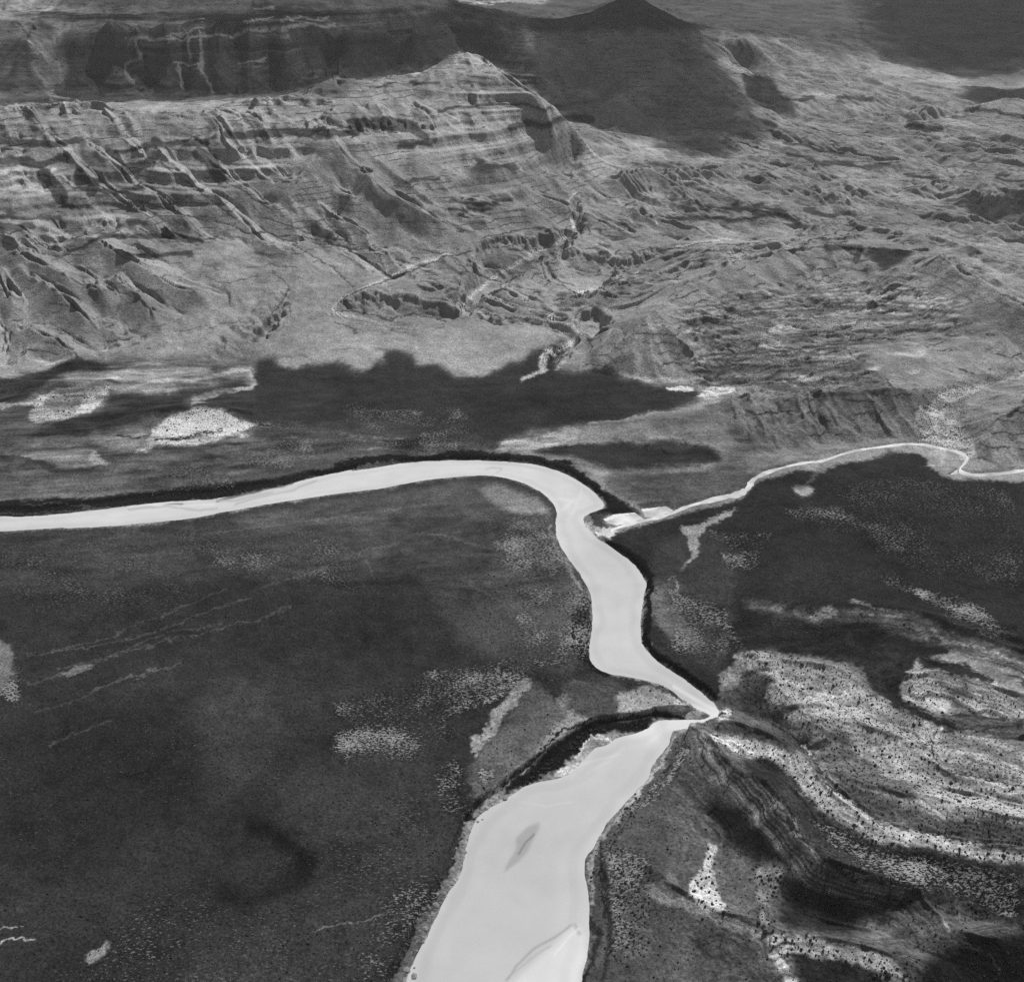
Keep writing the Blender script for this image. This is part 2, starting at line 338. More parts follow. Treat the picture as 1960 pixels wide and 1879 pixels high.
rid(20, 50, (880, 560), (1000, 600), (1090, 620)); rid(20, 50, (940, 545), (1020, 585), (1080, 608)); rid(16, 40, (1120, 560), (1200, 580), (1300, 545))
rid(18, 50, (1100, 570), (1180, 555), (1320, 505), (1480, 470)); rid(16, 46, (1250, 500), (1450, 470), (1640, 455))
# mound above the dark plain
rid(120, 420, (1205, 26), (1205, 50)); rid(22, 100, (1240, 625), (1290, 575), (1345, 535), (1420, 505), (1520, 482), (1610, 478), (1720, 488)); rid(34, 80, (1795, 508), (1870, 553), (1960, 602)); rid(26, 60, (1230, 638), (1195, 695)); rid(22, 50, (1245, 638), (1255, 705)); rid(26, 60, (1275, 640), (1335, 705)); rid(16, 40, (1170, 645), (1140, 690))
# lower right ridges
rid(26, 70, (1310, 1392), (1400, 1400), (1480, 1430), (1550, 1490), (1610, 1560), (1700, 1600), (1960, 1640))
rid(-16, 36, (1530, 1415), (1560, 1450), (1620, 1520), (1700, 1590), (1960, 1620)); rid(22, 60, (1600, 1500), (1700, 1530), (1960, 1590))
rid(22, 60, (1540, 1390), (1640, 1400), (1800, 1460), (1960, 1510)); rid(-14, 30, (1640, 1310), (1720, 1365), (1790, 1395), (1960, 1400))
rid(19, 50, (1440, 1270), (1600, 1290), (1680, 1345), (1760, 1390)); rid(19, 40, (1470, 1310), (1500, 1345)); rid(22, 50, (1740, 1310), (1800, 1300), (1960, 1350))
rid(-14, 26, (1785, 1395), (1790, 1460), (1960, 1505)); rid(16, 40, (1480, 1365), (1570, 1360)); rid(-13, 30, (1400, 1345), (1500, 1380), (1545, 1420))
rid(29, 70, (1330, 1420), (1400, 1490), (1480, 1540), (1510, 1610), (1580, 1680), (1760, 1725)); rid(-16, 60, (1360, 1540), (1420, 1600), (1500, 1650))
rid(19, 60, (1480, 1800), (1640, 1810), (1750, 1870)); rid(-16, 60, (1520, 1720), (1640, 1760), (1720, 1760)); rid(22, 50, (1760, 1740), (1820, 1800), (1900, 1820))
rid(16, 60, (1270, 1700), (1370, 1760), (1460, 1780)); rid(19, 50, (1600, 1170), (1760, 1180), (1860, 1230), (1960, 1260))
rid(18, 60, (0, 735), (80, 745), (200, 740)); rid(22, 65, (290, 800), (380, 785), (450, 800)); rid(15, 55, (30, 770), (100, 745), (190, 740))
zadd = np.zeros_like(Zc)
for pts, h, wd, pw in ADD:
    P = np.array([pick(u, v)[:2] for u, v in pts])
    if len(P) > 2:   # smooth the plan of the ridge
        for _ in range(2):
            Q = [P[0]]
            for a, b in zip(P[:-1], P[1:]): Q += [a * .75 + b * .25, a * .25 + b * .75]
            P = np.array(Q + [P[-1]])
    lo, hi = P.min(0) - wd, P.max(0) + wd
    rows = np.nonzero((Y0[:, 0] > lo[1]) & (Y0[:, 0] < hi[1]))[0]
    if not len(rows): continue
    sl_ = slice(rows[0], rows[-1] + 1); X = X0[sl_]; Y = Y0[sl_]
    d = np.full(X.shape, 1e9)
    for a, b in zip(P[:-1], P[1:]):
        ab = b - a; t = np.clip(((X - a[0]) * ab[0] + (Y - a[1]) * ab[1]) / max(ab @ ab, 1e-6), 0, 1)
        d = np.minimum(d, np.hypot(X - a[0] - t * ab[0], Y - a[1] - t * ab[1]))
    q = np.clip(1 - d / wd, 0, 1); q = q ** 1.35
    if h > 0: zadd[sl_] = np.maximum(zadd[sl_], h * q) + np.minimum(zadd[sl_], 0) * (1 - q)
    else: zadd[sl_] += h * q
Zc = Zc + zadd
print('ridges', time.time() - T0)

# valleys cut with steep walls: polygons (depth)
cut = Sheet(2.0)
def cutp(dep, soft, *p): cut.poly(p, 1.0, 16, mode='max'); cut.poly(p, dep, 0, 0.0)
cutp(30, 5, (872, 600), (885, 560), (905, 505), (915, 470), (960, 462), (1095, 440), (1112, 452), (1050, 492), (960, 540), (915, 575), (900, 600))
cutp(24, 5, (1030, 486), (1100, 480), (1180, 490), (1270, 474), (1262, 492), (1180, 520), (1160, 545), (1120, 560), (1060, 530))
cutp(26, 5, (640, 600), (655, 577), (690, 560), (760, 560), (830, 575), (890, 588), (905, 603), (860, 615), (760, 628), (680, 612))
cutp(14, 5, (880, 590), (960, 606), (1060, 612), (1110, 640), (1115, 655), (1090, 668), (1070, 690), (1040, 700), (1050, 668), (1095, 648), (1050, 622), (940, 616))
cutp(16, 4, (485, 640), (500, 620), (530, 600), (548, 570), (556, 575), (545, 605), (510, 640), (492, 660), (478, 660))
cutp(18, 5, (1100, 455), (1108, 430), (1092, 405), (1100, 380), (1135, 362), (1145, 368), (1112, 388), (1110, 410), (1128, 445))
cutp(20, 5, (1140, 580), (1165, 600), (1175, 625), (1130, 645), (1112, 630), (1100, 600))
cutp(26, 6, (1445, 300), (1480, 310)) if False else None
Zc = Zc + 0

# ------------------------------------------------------------------ fine grid
na = int(1330 * QUAL)
a_f = np.linspace(-190, 2150, na)
dens = lambda ly: 1 / 760 * np.where((ly > math.log(2900)) & (ly < math.log(5200)), .62, 1.0) / QUAL
rows = [math.log(610)]
while rows[-1] < math.log(16500): rows.append(rows[-1] + float(dens(rows[-1])) * (1.6 if rows[-1] > math.log(7500) else 1))
l_f = np.array(rows); nr = len(l_f)
print('grid', na, nr)
def bspl(src_n, pos):
    M = np.zeros((len(pos), src_n), f32); i = np.floor(pos).astype(int); t = pos - i
    for k, wgt in ((-1, (1 - t) ** 3 / 6), (0, (3 * t ** 3 - 6 * t ** 2 + 4) / 6), (1, (-3 * t ** 3 + 3 * t ** 2 + 3 * t + 1) / 6), (2, t ** 3 / 6)):
        np.add.at(M, (np.arange(len(pos)), np.clip(i + k, 0, src_n - 1)), wgt)
    return M
MA = bspl(NA, (a_f - U0) / (U1 - U0) * (NA - 1)); MR = bspl(NY, (l_f - LY[0]) / (LY[-1] - LY[0]) * (NY - 1))
Z = (MR @ Zc.astype(f32)) @ MA.T
AF, LF = np.meshgrid(a_f, l_f)
X, Y = world(AF, LF); X = X.astype(f32); Y = Y.astype(f32)
DEP = Y * CP + H * SP
def grad(Z):
    za = np.gradient(Z, a_f, axis=1); zl = np.gradient(Z, l_f, axis=0)
    zx = za / (DEP / F); zy = (zl - zx * ((AF - CU) / F * Y * CP)) / Y
    return zx.astype(f32), zy.astype(f32)
def blurm(M, r): return box(box(M, r), r)

# masks that steer the relief
ero = Sheet(4.0, 1.0); ter = Sheet(4.0, 0.0); bad = Sheet(4.0, 0.0)
ero.poly([(-300, 730), (0, 712), (100, 690), (200, 690), (480, 680), (700, 700), (1000, 700), (1150, 716), (1340, 745), (1400, 770), (1180, 815), (960, 850), (1400, 880), (1750, 845), (1850, 880), (2260, 900),
          (2260, 1160), (1900, 1190), (1400, 1240), (1330, 1380), (1150, 1620), (1130, 2000), (-300, 2000)], 0.06, 12)
ero.poly([(1130, 1620), (1330, 1400), (1450, 1240), (2260, 1200), (2260, 2000), (1130, 2000)], 0.55, 20)
ero.poly([(420, 640), (560, 500), (760, 520), (900, 610), (1060, 630), (1000, 700), (500, 690)], 0.5, 16)
ter.poly([(-300, 190), (60, 185), (700, 150), (900, 80), (1000, 140), (1100, 230), (1100, 300), (1040, 320), (900, 300), (640, 268), (560, 300), (450, 370), (330, 410), (200, 440), (100, 450), (0, 450), (-300, 450)], 1.0, 30)
ter.poly([(-300, 20), (900, 20), (1000, 60), (1040, 200), (900, 80), (700, 130), (400, 190), (-300, 180)], 1.15, 20)
ter.poly([(200, 430), (400, 440), (500, 470), (420, 500), (240, 490)], 0.9, 10)
ter.poly([(850, 330), (1000, 330), (1000, 420), (900, 430), (800, 400)], 0.6, 16)
ter.poly([(1230, 300), (1500, 290), (1700, 400), (1650, 440), (1400, 440), (1180, 420)], 0.5, 24)
ter.poly([(1350, 180), (1700, 180), (1700, 290), (1350, 280)], 0.5, 16)
ero.poly([(1120, 260), (1300, 240), (1440, 170), (1350, 60), (2260, 60), (2260, 600), (1960, 560), (1800, 480), (1500, 440), (1150, 440)], .8, 30)
ero.poly([(300, 470), (560, 430), (700, 470), (760, 520), (600, 560), (520, 600), (380, 640), (240, 650), (330, 560)], 0.6, 16)
bad.poly([(1290, 600), (1380, 560), (1500, 555), (1740, 520), (1860, 600), (1830, 640), (1640, 660), (1700, 740), (1480, 760), (1330, 760), (1320, 700)], 1.0, 24)
bu, bv = project(X, Y, Z)
mE = ero.get(bu, bv); mT = ter.get(bu, bv); mB = bad.get(bu, bv)
jw = ridged(X, Y, 70, 3) * 5 + fbm(X, Y, 34, 3, .6) * 7
mc = np.clip(cut.get(bu + jw * 1.3, bv + jw * .8), 0, 1); Zcut = 34 * sstep(.25, 1.0, mc) * (.45 + .55 * sstep(.4, .62, mc)) * (1 + .5 * fbm(X, Y, 120, 2))
Z = Z - Zcut
far = Sheet(4.0, 0.0)
far.poly([(1180, 290), (1450, 250), (1500, 180), (1700, 170), (2260, 200), (2260, 600), (1960, 520), (1760, 440), (1500, 440), (1200, 430)], 1.0, 30)
far.poly([(1340, 60), (1640, 60), (1700, 200), (1500, 260), (1440, 200)], .7, 20)
# gentle wander of the land
wob = fbm(X, Y, 420, 3); big = sstep(1900, 3000, Y)
Z = Z + mE * big * wob * 16 + mE * fbm(X, Y, 130, 3) * (2.0 + 5 * big) + fbm(X + 900, Y, 60, 3) * (0.5 + 1.6 * mE)
print('base', time.time() - T0)

def phacelle(px, py, dx, dy):
    ix = np.floor(px); iy = np.floor(py); c = np.zeros_like(px); s = np.zeros_like(px); tw = np.zeros_like(px)
    for j in (-1, 0, 1):
        for i in (-1, 0, 1):
            gx = ix + i; gy = iy + j
            hx = gx.astype(np.int32) & 255; hy = gy.astype(np.int32) & 255
            vx = px - gx - .5 - (TABX[hy, hx] - .5) * .9; vy = py - gy - .5 - (TABY[hy, hx] - .5) * .9
            wt = np.exp(-2.2 * (vx * vx + vy * vy)); ph = (vx * dx + vy * dy) * (2 * math.pi)
            c += wt * np.cos(ph); s += wt * np.sin(ph); tw += wt
    m = np.sqrt(c * c + s * s) + 1e-6
    k = np.minimum(m / (tw * .35), 1) / m
    return c * k, s * k
gx, gy = grad(blurm(Z, 3))
CH = 120
for (Lw, amp, far_only) in ((230, .045, 2300), (115, .05, 0), (58, .05, 0), (29, .042, 0), (14, .032, 0)):
    for r in range(0, nr, CH):
        sl_ = slice(r, min(r + CH, nr)); x = X[sl_]; y = Y[sl_]
        if Lw < 20 and y[0, 0] > 3600: continue
        if far_only and y[-1, 0] < far_only: continue
        g = np.hypot(gx[sl_], gy[sl_]) + 1e-5
        dx, dy = -gy[sl_] / g, gx[sl_] / g
        c, s = phacelle(x / Lw, y / Lw, dx, dy)
        wt = mE[sl_] * amp * Lw * (.16 + .84 * sstep(.03, .34, g))
        if far_only: wt = wt * sstep(far_only, far_only + 700, y)
        wt = wt * (1 + (({230: .6, 115: .5, 58: .1, 29: -.5, 14: -.8}[Lw]) * sstep(2150, 2600, y)) * (1 - mB[sl_])) * (1 - (.6 if Lw > 40 else .35) * sstep(.2, .42, g) * sstep(2150, 2600, y))
        if Lw < 20: wt = wt * (1 - sstep(2600, 3600, y))
        shp = 1 - 2 * np.sqrt(np.clip((1 - c) / 2, 0, 1))
        Z[sl_] += wt * (0.5 * c + 0.5 * shp) * .8 - wt * .2
        gx[sl_] += -s * dx * wt * 2 * math.pi / Lw * .8; gy[sl_] += -s * dy * wt * 2 * math.pi / Lw * .8
print('eroded', time.time() - T0)
# long tilted beds in the far right country, steep to the lower left
mR = far.get(bu, bv); cr, sr = .55, -.83
p1 = X * cr + Y * sr; p2 = -X * sr + Y * cr
for Lr, am in ((240, 34), (100, 14), (42, 5)):
    w1 = p1 / 4.2 + 40 * fbm(X, Y, 260, 2); w2 = p2 + .35 * Lr * fbm(X + 5, Y, Lr * 1.6, 3)
    n = fbm(w1, w2, Lr, 2, .4); q = (w2 / Lr + n * 1.6); fr_ = q - np.floor(q)
    saw = np.where(fr_ < .8, fr_ / .8, (1 - fr_) / .2)
    Z += (mR * am * (saw - .5) * (.4 + .9 * np.clip(fbm(X + 800, Y, Lr * 3, 2) + .5, 0, 1))).astype(f32)
# badlands: tilted, torn strata, streaks running across and up to the right
if mB.max() > 0:
    ca, sa = math.cos(.22), math.sin(.22)
    xr = X * ca + Y * sa; yr = -X * sa + Y * ca
    wx = xr + 30 * fbm(X, Y, 90, 2); wy = yr + 22 * fbm(X + 50, Y, 70, 2)
    n1 = ridged(wx / 5, wy, 40, 4); n2 = ridged(wx / 2.2, wy, 19, 3)
    Z += (mB * (n1 * 15 + n2 * 5 - 3)).astype(f32)
# stepped strata
def terrace(z, per, sharp):
    q = z / per; i = np.floor(q); t = q - i
    a = TAB[3, (i.astype(int) * 7) & 255] * .25 + .55
    lo = np.clip(t / a, 0, 1); hi = np.clip((t - a) / (1 - a), 0, 1)
    k = 0.15; tt = np.where(t < a, lo * k, k + hi * (1 - k))
    return (i + tt) * per
zz = Z + 22 * fbm(X, Y, 520, 3); mT = mT * (.25 + .75 * sstep(-.25, .25, fbm(X + 77, Y, 330, 3)))
mT = np.clip(mT, 0, 1)
t1 = terrace(zz, 52, 0) * .6 + terrace(zz + 9, 17, 0) * .4 - (zz - Z)
Z = Z * (1 - mT * .8) + t1 * mT * .8
stg = Sheet(4.0, 0.0)
stg.poly([(1290, 1400), (1400, 1240), (1600, 1230), (2260, 1280), (2260, 2000), (1400, 2000), (1300, 1700)], .35, 20)
stg.poly(c9((100, 500), (230, 480), (250, 580), (350, 700), (500, 750), (600, 850), (700, 950), (760, 1080), (850, 1180), (1000, 1300), (1400, 1400), (1350, 1430), (900, 1380), (780, 1280), (650, 1180), (500, 980), (400, 900), (250, 780), (150, 620)), 1, 12)
stg.poly(c9((1290, 130), (1500, 130), (1960, 260), (1960, 420), (1350, 380)), .9, 12); stg.poly(c9((500, 1600), (700, 1600), (760, 1851), (600, 1851)), 1, 8)
mS = stg.get(bu, bv); z5 = Z + 1.2 * fbm(X, Y, 90, 2); t5 = terrace(z5, 2.6, 0) - (z5 - Z); Z = Z * (1 - mS) + t5 * mS
Z = Z.astype(f32)
print('strata', time.time() - T0)

# channel of the river: distance in metres from the water line
ga, gr = 2.0, None
wm = wet.get(AF, CV - F * (Y * SP - H * CP) / (Y * CP + H * SP))   # ground plane pixel of each grid point
def seg_dist(poly, X, Y, R):
    P = np.array([unproj(u, v, 0) for u, v in poly]); d = np.full(X.shape, R, f32)
    Q = np.roll(P, -1, 0)
    yy = Y[:, 0]
    for a, b in zip(P, Q):
        rr = np.nonzero((yy > min(a[1], b[1]) - R) & (yy < max(a[1], b[1]) + R))[0]
        if not len(rr): continue
        r0, r1 = rr[0], rr[-1] + 1
        xm = X[r0:r1]; cok = np.nonzero(((xm > min(a[0], b[0]) - R) & (xm < max(a[0], b[0]) + R)).any(0))[0]
        if not len(cok): continue
        k0, k1 = cok[0], cok[-1] + 1
        xs = X[r0:r1, k0:k1]; ys = Y[r0:r1, k0:k1]; ab = b - a
        t = np.clip(((xs - a[0]) * ab[0] + (ys - a[1]) * ab[1]) / max(ab @ ab, 1e-6), 0, 1)
        np.minimum(d[r0:r1, k0:k1], np.hypot(xs - a[0] - t * ab[0], ys - a[1] - t * ab[1]), out=d[r0:r1, k0:k1])
    return d
dR = np.minimum(seg_dist(RIVER, X, Y, 90), seg_dist(STREAM_POLY, X, Y, 90))
for q in PONDS: dR = np.minimum(dR, seg_dist(q, X, Y, 90))
inside = wm > .5
sd = np.where(inside, -dR, dR) + fbm(X, Y, 14, 3) * 1.6 + fbm(X, Y, 40, 2) * 1.2
# width of the bank slope, from place to place
bk = Sheet(4.0, 9.0)
bk.poly([(-300, 950), (0, 950), (400, 930), (600, 900), (620, 925), (400, 970), (0, 1010), (-300, 1020)], 30, 6)
bk.poly([(1100, 1990), (1100, 1640), (1200, 1500), (1290, 1390), (1400, 1400), (1300, 1500), (1220, 1600), (1190, 1990)], 26, 8)
bk.poly([(900, 1560), (1010, 1470), (1060, 1400), (1110, 1380), (1370, 1365), (1370, 1390), (1290, 1400), (1180, 1430), (1090, 1500), (930, 1560)], 40, 6)
bk.poly([(690, 1990), (760, 1830), (850, 1650), (890, 1570), (930, 1570), (910, 1680), (820, 1830), (780, 1990)], 22, 4)
bk.poly([(1100, 930), (1180, 960), (1300, 960), (1300, 1010), (1200, 1030), (1120, 1020)], 14, 4)
gu, gv = AF, CV - F * (Y * SP - H * CP) / (Y * CP + H * SP)
BW = bk.get(gu, gv)
S = sstep(0, 1, sd / BW); S = np.where(BW > 15, .35 * np.clip(sd / BW, 0, 1) ** .6 + .65 * sstep(.72, 1.0, sd / BW), S)
hb = np.where(sd < 88, S, 1)
lev = Sheet(4.0, 0.0)
Zr = np.where(sd > 0, np.maximum(Z, 2.5) * hb - .0, np.clip(sd * .5, -3, 0))
Zr = np.where(sd > 0, np.maximum(Zr, 0.15 + 0 * sd), Zr)
Z = Zr.astype(f32)
print('channel', time.time() - T0)

# ------------------------------------------------------------------ colours of the ground, traced by eye
def lin(b):
    c = b / 255.0; return c / 12.92 if c <= .04045 else ((c + .055) / 1.055) ** 2.4
P_ = Sheet(1.0, 147); SL = Sheet(2.0, 0.0); SD = Sheet(2.0, 0.0); ST = Sheet(2.0, 0.0)
def pa(val, soft, pts, alpha=1.0): P_.poly(pts, val, soft, alpha)
def pl(val, wd, pts, alpha=1.0, soft=2): P_.line(pts, wd, val, soft, alpha)
def lightspk(dn, soft, pts): SL.poly(pts, dn, soft)
def darkspk(dn, soft, pts): SD.poly(pts, dn, soft)
# far country
pa(98, 10, [(-300, -80), (2260, -80), (2260, 120), (1300, 60), (900, 60), (-300, 60)])
pa(158, 20, [(-300, 190), (700, 150), (900, 90), (1100, 230), (1000, 330), (600, 300), (500, 360), (300, 360), (-300, 400)])
pa(158, 12, [(1110, 300), (1130, 265), (1250, 250), (1330, 260), (1280, 290), (1200, 320), (1150, 350)])
pa(160, 8, [(1100, 180), (1120, 165), (1160, 190), (1180, 175), (1220, 168), (1260, 205), (1200, 200), (1150, 195)])
pa(160, 8, [(1530, 110), (1700, 125), (1870, 155), (1840, 165), (1700, 160), (1560, 135)], .7)
pa(168, 6, [(1680, 130), (1760, 132), (1870, 155), (1830, 163), (1740, 150)])
pa(158, 6, [(1830, 195), (2260, 195), (2260, 215), (1960, 212), (1860, 205)])
pl(175, 5, [(880, 1), (930, 3), (990, 0)]); pa(165, 3, [(960, -8), (1010, -8), (1060, 2), (1020, 8), (980, 4)])
pa(105, 20, [(1640, -80), (2260, -80), (2260, 160), (1880, 150), (1720, 120), (1660, 80)])
for q, wd in ((c1((0, 775), (150, 780), (300, 790), (440, 765)), 15), (c1((0, 885), (180, 890), (360, 880)), 15), (c1((230, 950), (300, 1010), (340, 1085)), 26), (c1((430, 950), (520, 1010), (500, 1060)), 20), (c1((850, 785), (960, 790), (1130, 790)), 14), (c1((690, 930), (760, 920), (830, 900)), 20),
              (c1((1090, 850), (1160, 880), (1210, 980)), 26), (c1((1250, 745), (1500, 730), (1800, 740), (1960, 720)), 16), (c1((640, 820), (850, 810)), 10), (c1((410, 1040), (600, 1050), (780, 1030)), 8), (c2((80, 670), (250, 680), (420, 700), (480, 760)), 18), (c2((340, 810), (510, 805)), 9), (c2((950, 700), (1100, 690), (1280, 650), (1400, 660)), 12),
              (c2((180, 475), (400, 465), (560, 455)), 5), (c2((560, 600), (800, 570), (1180, 600)), 6), (c1((500, 1310), (700, 1300), (950, 1300), (1110, 1330)), 8), (c1((680, 1405), (860, 1400), (1050, 1395)), 8), (c1((350, 1385), (450, 1350), (560, 1290), (680, 1290)), 7), (c1((0, 1190), (150, 1200), (330, 1190)), 8), (c1((0, 1240), (100, 1260), (180, 1250)), 14),
              (c1((330, 1140), (440, 1140)), 4), (c1((700, 1210), (800, 1225)), 9), (c2((620, 1110), (760, 1115), (960, 1110)), 8), (c2((620, 1155), (840, 1145)), 6), (c2((380, 990), (560, 985)), 6), (c3((0, 1190), (150, 1200), (400, 1200), (620, 1180)), 9), (c3((180, 1135), (400, 1145), (520, 1130)), 8), (c3((480, 1160), (640, 1180), (720, 1210)), 12),
              (c3((640, 790), (780, 815), (970, 845)), 6), (c3((660, 850), (800, 885), (950, 900), (1110, 920), (1220, 905)), 8), (c3((1310, 945), (1450, 975), (1590, 1005)), 6), (c3((1810, 970), (1960, 990)), 6), (c3((940, 540), (1130, 545)), 8), (c3((630, 535), (800, 540)), 7), (c3((880, 1370), (1060, 1370), (1030, 1440)), 12), (c3((1340, 680), (1420, 700), (1500, 715)), 16),
              (c3((1640, 600), (1820, 615), (1960, 640)), 5), (c3((760, 1150), (880, 1170), (1000, 1170)), 9)):
    P_.line(q, wd, 66, 4, .72)  # dark outcrops, with some of the cliffs' shading painted in
pa(98, 14, [(1240, -80), (1700, -80), (1720, 110), (1560, 100), (1480, 60), (1330, 50), (1240, 30)], .8)
# dark plains
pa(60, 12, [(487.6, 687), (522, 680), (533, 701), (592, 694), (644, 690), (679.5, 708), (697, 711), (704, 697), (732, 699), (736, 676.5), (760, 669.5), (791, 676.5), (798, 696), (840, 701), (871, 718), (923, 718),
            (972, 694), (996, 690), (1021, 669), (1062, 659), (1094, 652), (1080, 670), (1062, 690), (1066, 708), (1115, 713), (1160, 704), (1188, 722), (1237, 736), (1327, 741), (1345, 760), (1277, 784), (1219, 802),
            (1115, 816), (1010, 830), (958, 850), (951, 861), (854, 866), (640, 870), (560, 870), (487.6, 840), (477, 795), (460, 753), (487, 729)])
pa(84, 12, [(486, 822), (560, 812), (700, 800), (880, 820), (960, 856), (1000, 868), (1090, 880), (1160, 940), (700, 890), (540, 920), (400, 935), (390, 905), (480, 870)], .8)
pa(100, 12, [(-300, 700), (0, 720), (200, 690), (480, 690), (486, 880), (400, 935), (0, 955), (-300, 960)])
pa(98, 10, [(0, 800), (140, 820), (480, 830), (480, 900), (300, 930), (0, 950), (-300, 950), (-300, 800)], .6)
pa(62, 5, c4((-900, 420), (0, 330), (100, 330), (300, 270), (420, 230), (600, 265), (540, 295), (400, 300), (270, 345), (200, 400), (150, 450), (0, 490), (-900, 560)))
pa(128, 6, c4((620, 290), (900, 230), (1130, 210), (1360, 250), (1395, 300), (1390, 390), (1200, 430), (1060, 465), (1000, 400), (600, 400), (380, 400), (350, 320), (500, 300)))
pa(64, 6, c4((600, 440), (700, 420), (900, 410), (1100, 385), (1300, 345), (1380, 372), (1200, 395), (1060, 440), (1000, 480), (850, 540), (700, 590), (450, 640), (130, 655), (250, 610), (450, 540), (600, 470)))
pa(64, 6, c4((1060, 470), (1200, 440), (1400, 390), (1400, 600), (1330, 560), (1250, 515), (1150, 480)))
pl(168, 7, c4((0, 500), (180, 465), (300, 400), (420, 385), (600, 330), (720, 370), (1000, 350), (1200, 320), (1280, 290), (1370, 290), (1400, 345), (1380, 385), (1200, 430), (1060, 470)), .8, 4)
pa(188, 4, c4((150, 570), (200, 440), (300, 420), (500, 400), (600, 380), (600, 440), (500, 510), (350, 570), (200, 600)), .85)
pa(118, 5, c4((225, 480), (260, 440), (420, 430), (480, 450), (400, 500), (300, 520)))
pa(200, 3, c4((835, 640), (850, 590), (930, 525), (1050, 490), (1150, 495), (1250, 530), (1330, 580), (1410, 600), (1350, 640), (1200, 660), (1050, 700), (900, 715), (780, 750), (740, 740), (800, 680)))
pa(188, 5, c4((500, 720), (560, 760), (620, 800), (480, 830), (390, 820), (480, 780)), .9)
pa(138, 8, c4((0, 700), (200, 690), (480, 690), (500, 820), (350, 840), (200, 780), (0, 760)), .8)
pa(150, 8, c4((480, 640), (800, 610), (820, 700), (740, 760), (560, 700)), .7)
pl(80, 9, c4((0, 765), (100, 768), (220, 800), (310, 850)))
pl(60, 3, c4((640, 640), (720, 655), (800, 650))); pl(60, 3, c4((850, 680), (960, 675), (1080, 640), (1220, 625)))
darkspk(.5, 6, c4((150, 560), (200, 440), (600, 380), (600, 440), (350, 570))); darkspk(.4, 6, c4((740, 750), (850, 580), (1050, 480), (1250, 520), (1410, 600), (1200, 680)))
pa(62, 8, [(1010, 862), (1060, 848), (1140, 845), (1277, 840), (1360, 856), (1385, 878), (1340, 893), (1250, 897), (1180, 900), (1110, 885)])
pa(168, 3, [(945, 862), (975, 845), (1040, 833), (1100, 820), (1118, 828), (1100, 842), (1060, 850), (1010, 858), (970, 862)], .85)
pl(150, 6, [(1090, 848), (1150, 840), (1210, 832), (1300, 830), (1360, 842), (1400, 848)], .7, 4)
pl(160, 5, [(1130, 812), (1200, 803), (1260, 790), (1350, 780), (1480, 762)], .8, 3)
pa(98, 12, [(1180, 905), (1350, 898), (1460, 870), (1560, 875), (1450, 905), (1435, 935), (1400, 950), (1290, 975), (1230, 975), (1180, 950), (1150, 920)])
pa(128, 8, [(1390, 850), (1480, 845), (1560, 850), (1680, 835), (1760, 835), (1740, 850), (1630, 860), (1560, 880), (1480, 895), (1440, 905), (1400, 890)])
pa(122, 8, [(1240, 800), (1340, 778), (1480, 760), (1640, 750), (1770, 745), (1790, 800), (1740, 838), (1600, 845), (1460, 855), (1360, 850), (1270, 830)])
# dark plain east of the river
pa(54, 5, [(1416, 957), (1451, 922), (1521, 903), (1573, 903), (1625, 882), (1695, 868), (1765, 865), (1782, 896), (1807, 915), (1834, 919), (1960, 922), (2260, 915), (2260, 1290), (1960, 1262),
           (1840, 1240), (1760, 1260), (1700, 1330), (1660, 1320), (1640, 1280), (1560, 1255), (1420, 1245), (1380, 1290), (1378, 1340), (1277, 1279), (1225, 1200), (1238, 1112), (1160, 1045), (1180, 1020), (1277, 992)])
pa(72, 14, [(1250, 1040), (1350, 1000), (1420, 1060), (1400, 1200), (1380, 1300), (1260, 1200), (1245, 1100)])
pa(112, 8, [(1245, 1120), (1275, 1125), (1310, 1180), (1350, 1240), (1320, 1250), (1270, 1210), (1235, 1170)], .8)
pa(180, 2, c6((60, 1150), (180, 1140), (260, 1100), (390, 1045), (360, 1085), (230, 1155), (180, 1190), (175, 1300), (140, 1340), (60, 1400), (110, 1350), (130, 1290), (100, 1200)), .8)
pl(150, 3, c6((0, 1440), (40, 1420), (60, 1470), (40, 1540)), .7); pa(178, 3, c6((680, 940), (790, 925), (810, 960), (760, 990), (700, 970)), .8); pl(110, 8, c6((850, 830), (780, 900), (740, 950)), .6, 6)
pa(108, 8, c6((430, 1540), (600, 1570), (740, 1610), (860, 1580), (1000, 1600), (1200, 1610), (1360, 1610), (1450, 1690), (1700, 1770), (1960, 1840), (2900, 1990), (2900, 2100), (1960, 1960), (1500, 1800), (1100, 1680), (850, 1700), (640, 1640), (430, 1600)), .9)
pa(190, 4, c6((770, 1640), (850, 1600), (930, 1605), (940, 1640), (850, 1665), (800, 1665)), .9); pl(170, 5, c6((1100, 1635), (1200, 1645), (1290, 1645)), .9, 3); pl(155, 5, c6((1000, 1560), (1150, 1600), (1300, 1625)), .7, 3)
pl(175, 5, c6((1440, 1720), (1560, 1780), (1720, 1820), (1960, 1900)), .8, 4)
lightspk(.5, 10, c6((1120, 1420), (1250, 1400), (1400, 1500), (1750, 1590), (1860, 1760), (1700, 1740), (1400, 1560), (1200, 1480)))
lightspk(.42, 8, c6((200, 1150), (560, 1160), (460, 1420), (250, 1340))); lightspk(.36, 8, c6((600, 1040), (950, 1040), (1110, 1100), (950, 1160), (700, 1150))); lightspk(.5, 8, c6((0, 1480), (300, 1560), (420, 1851), (0, 1851)))
lightspk(.22, 14, c6((900, 900), (1960, 900), (1960, 1500), (1200, 1350)))
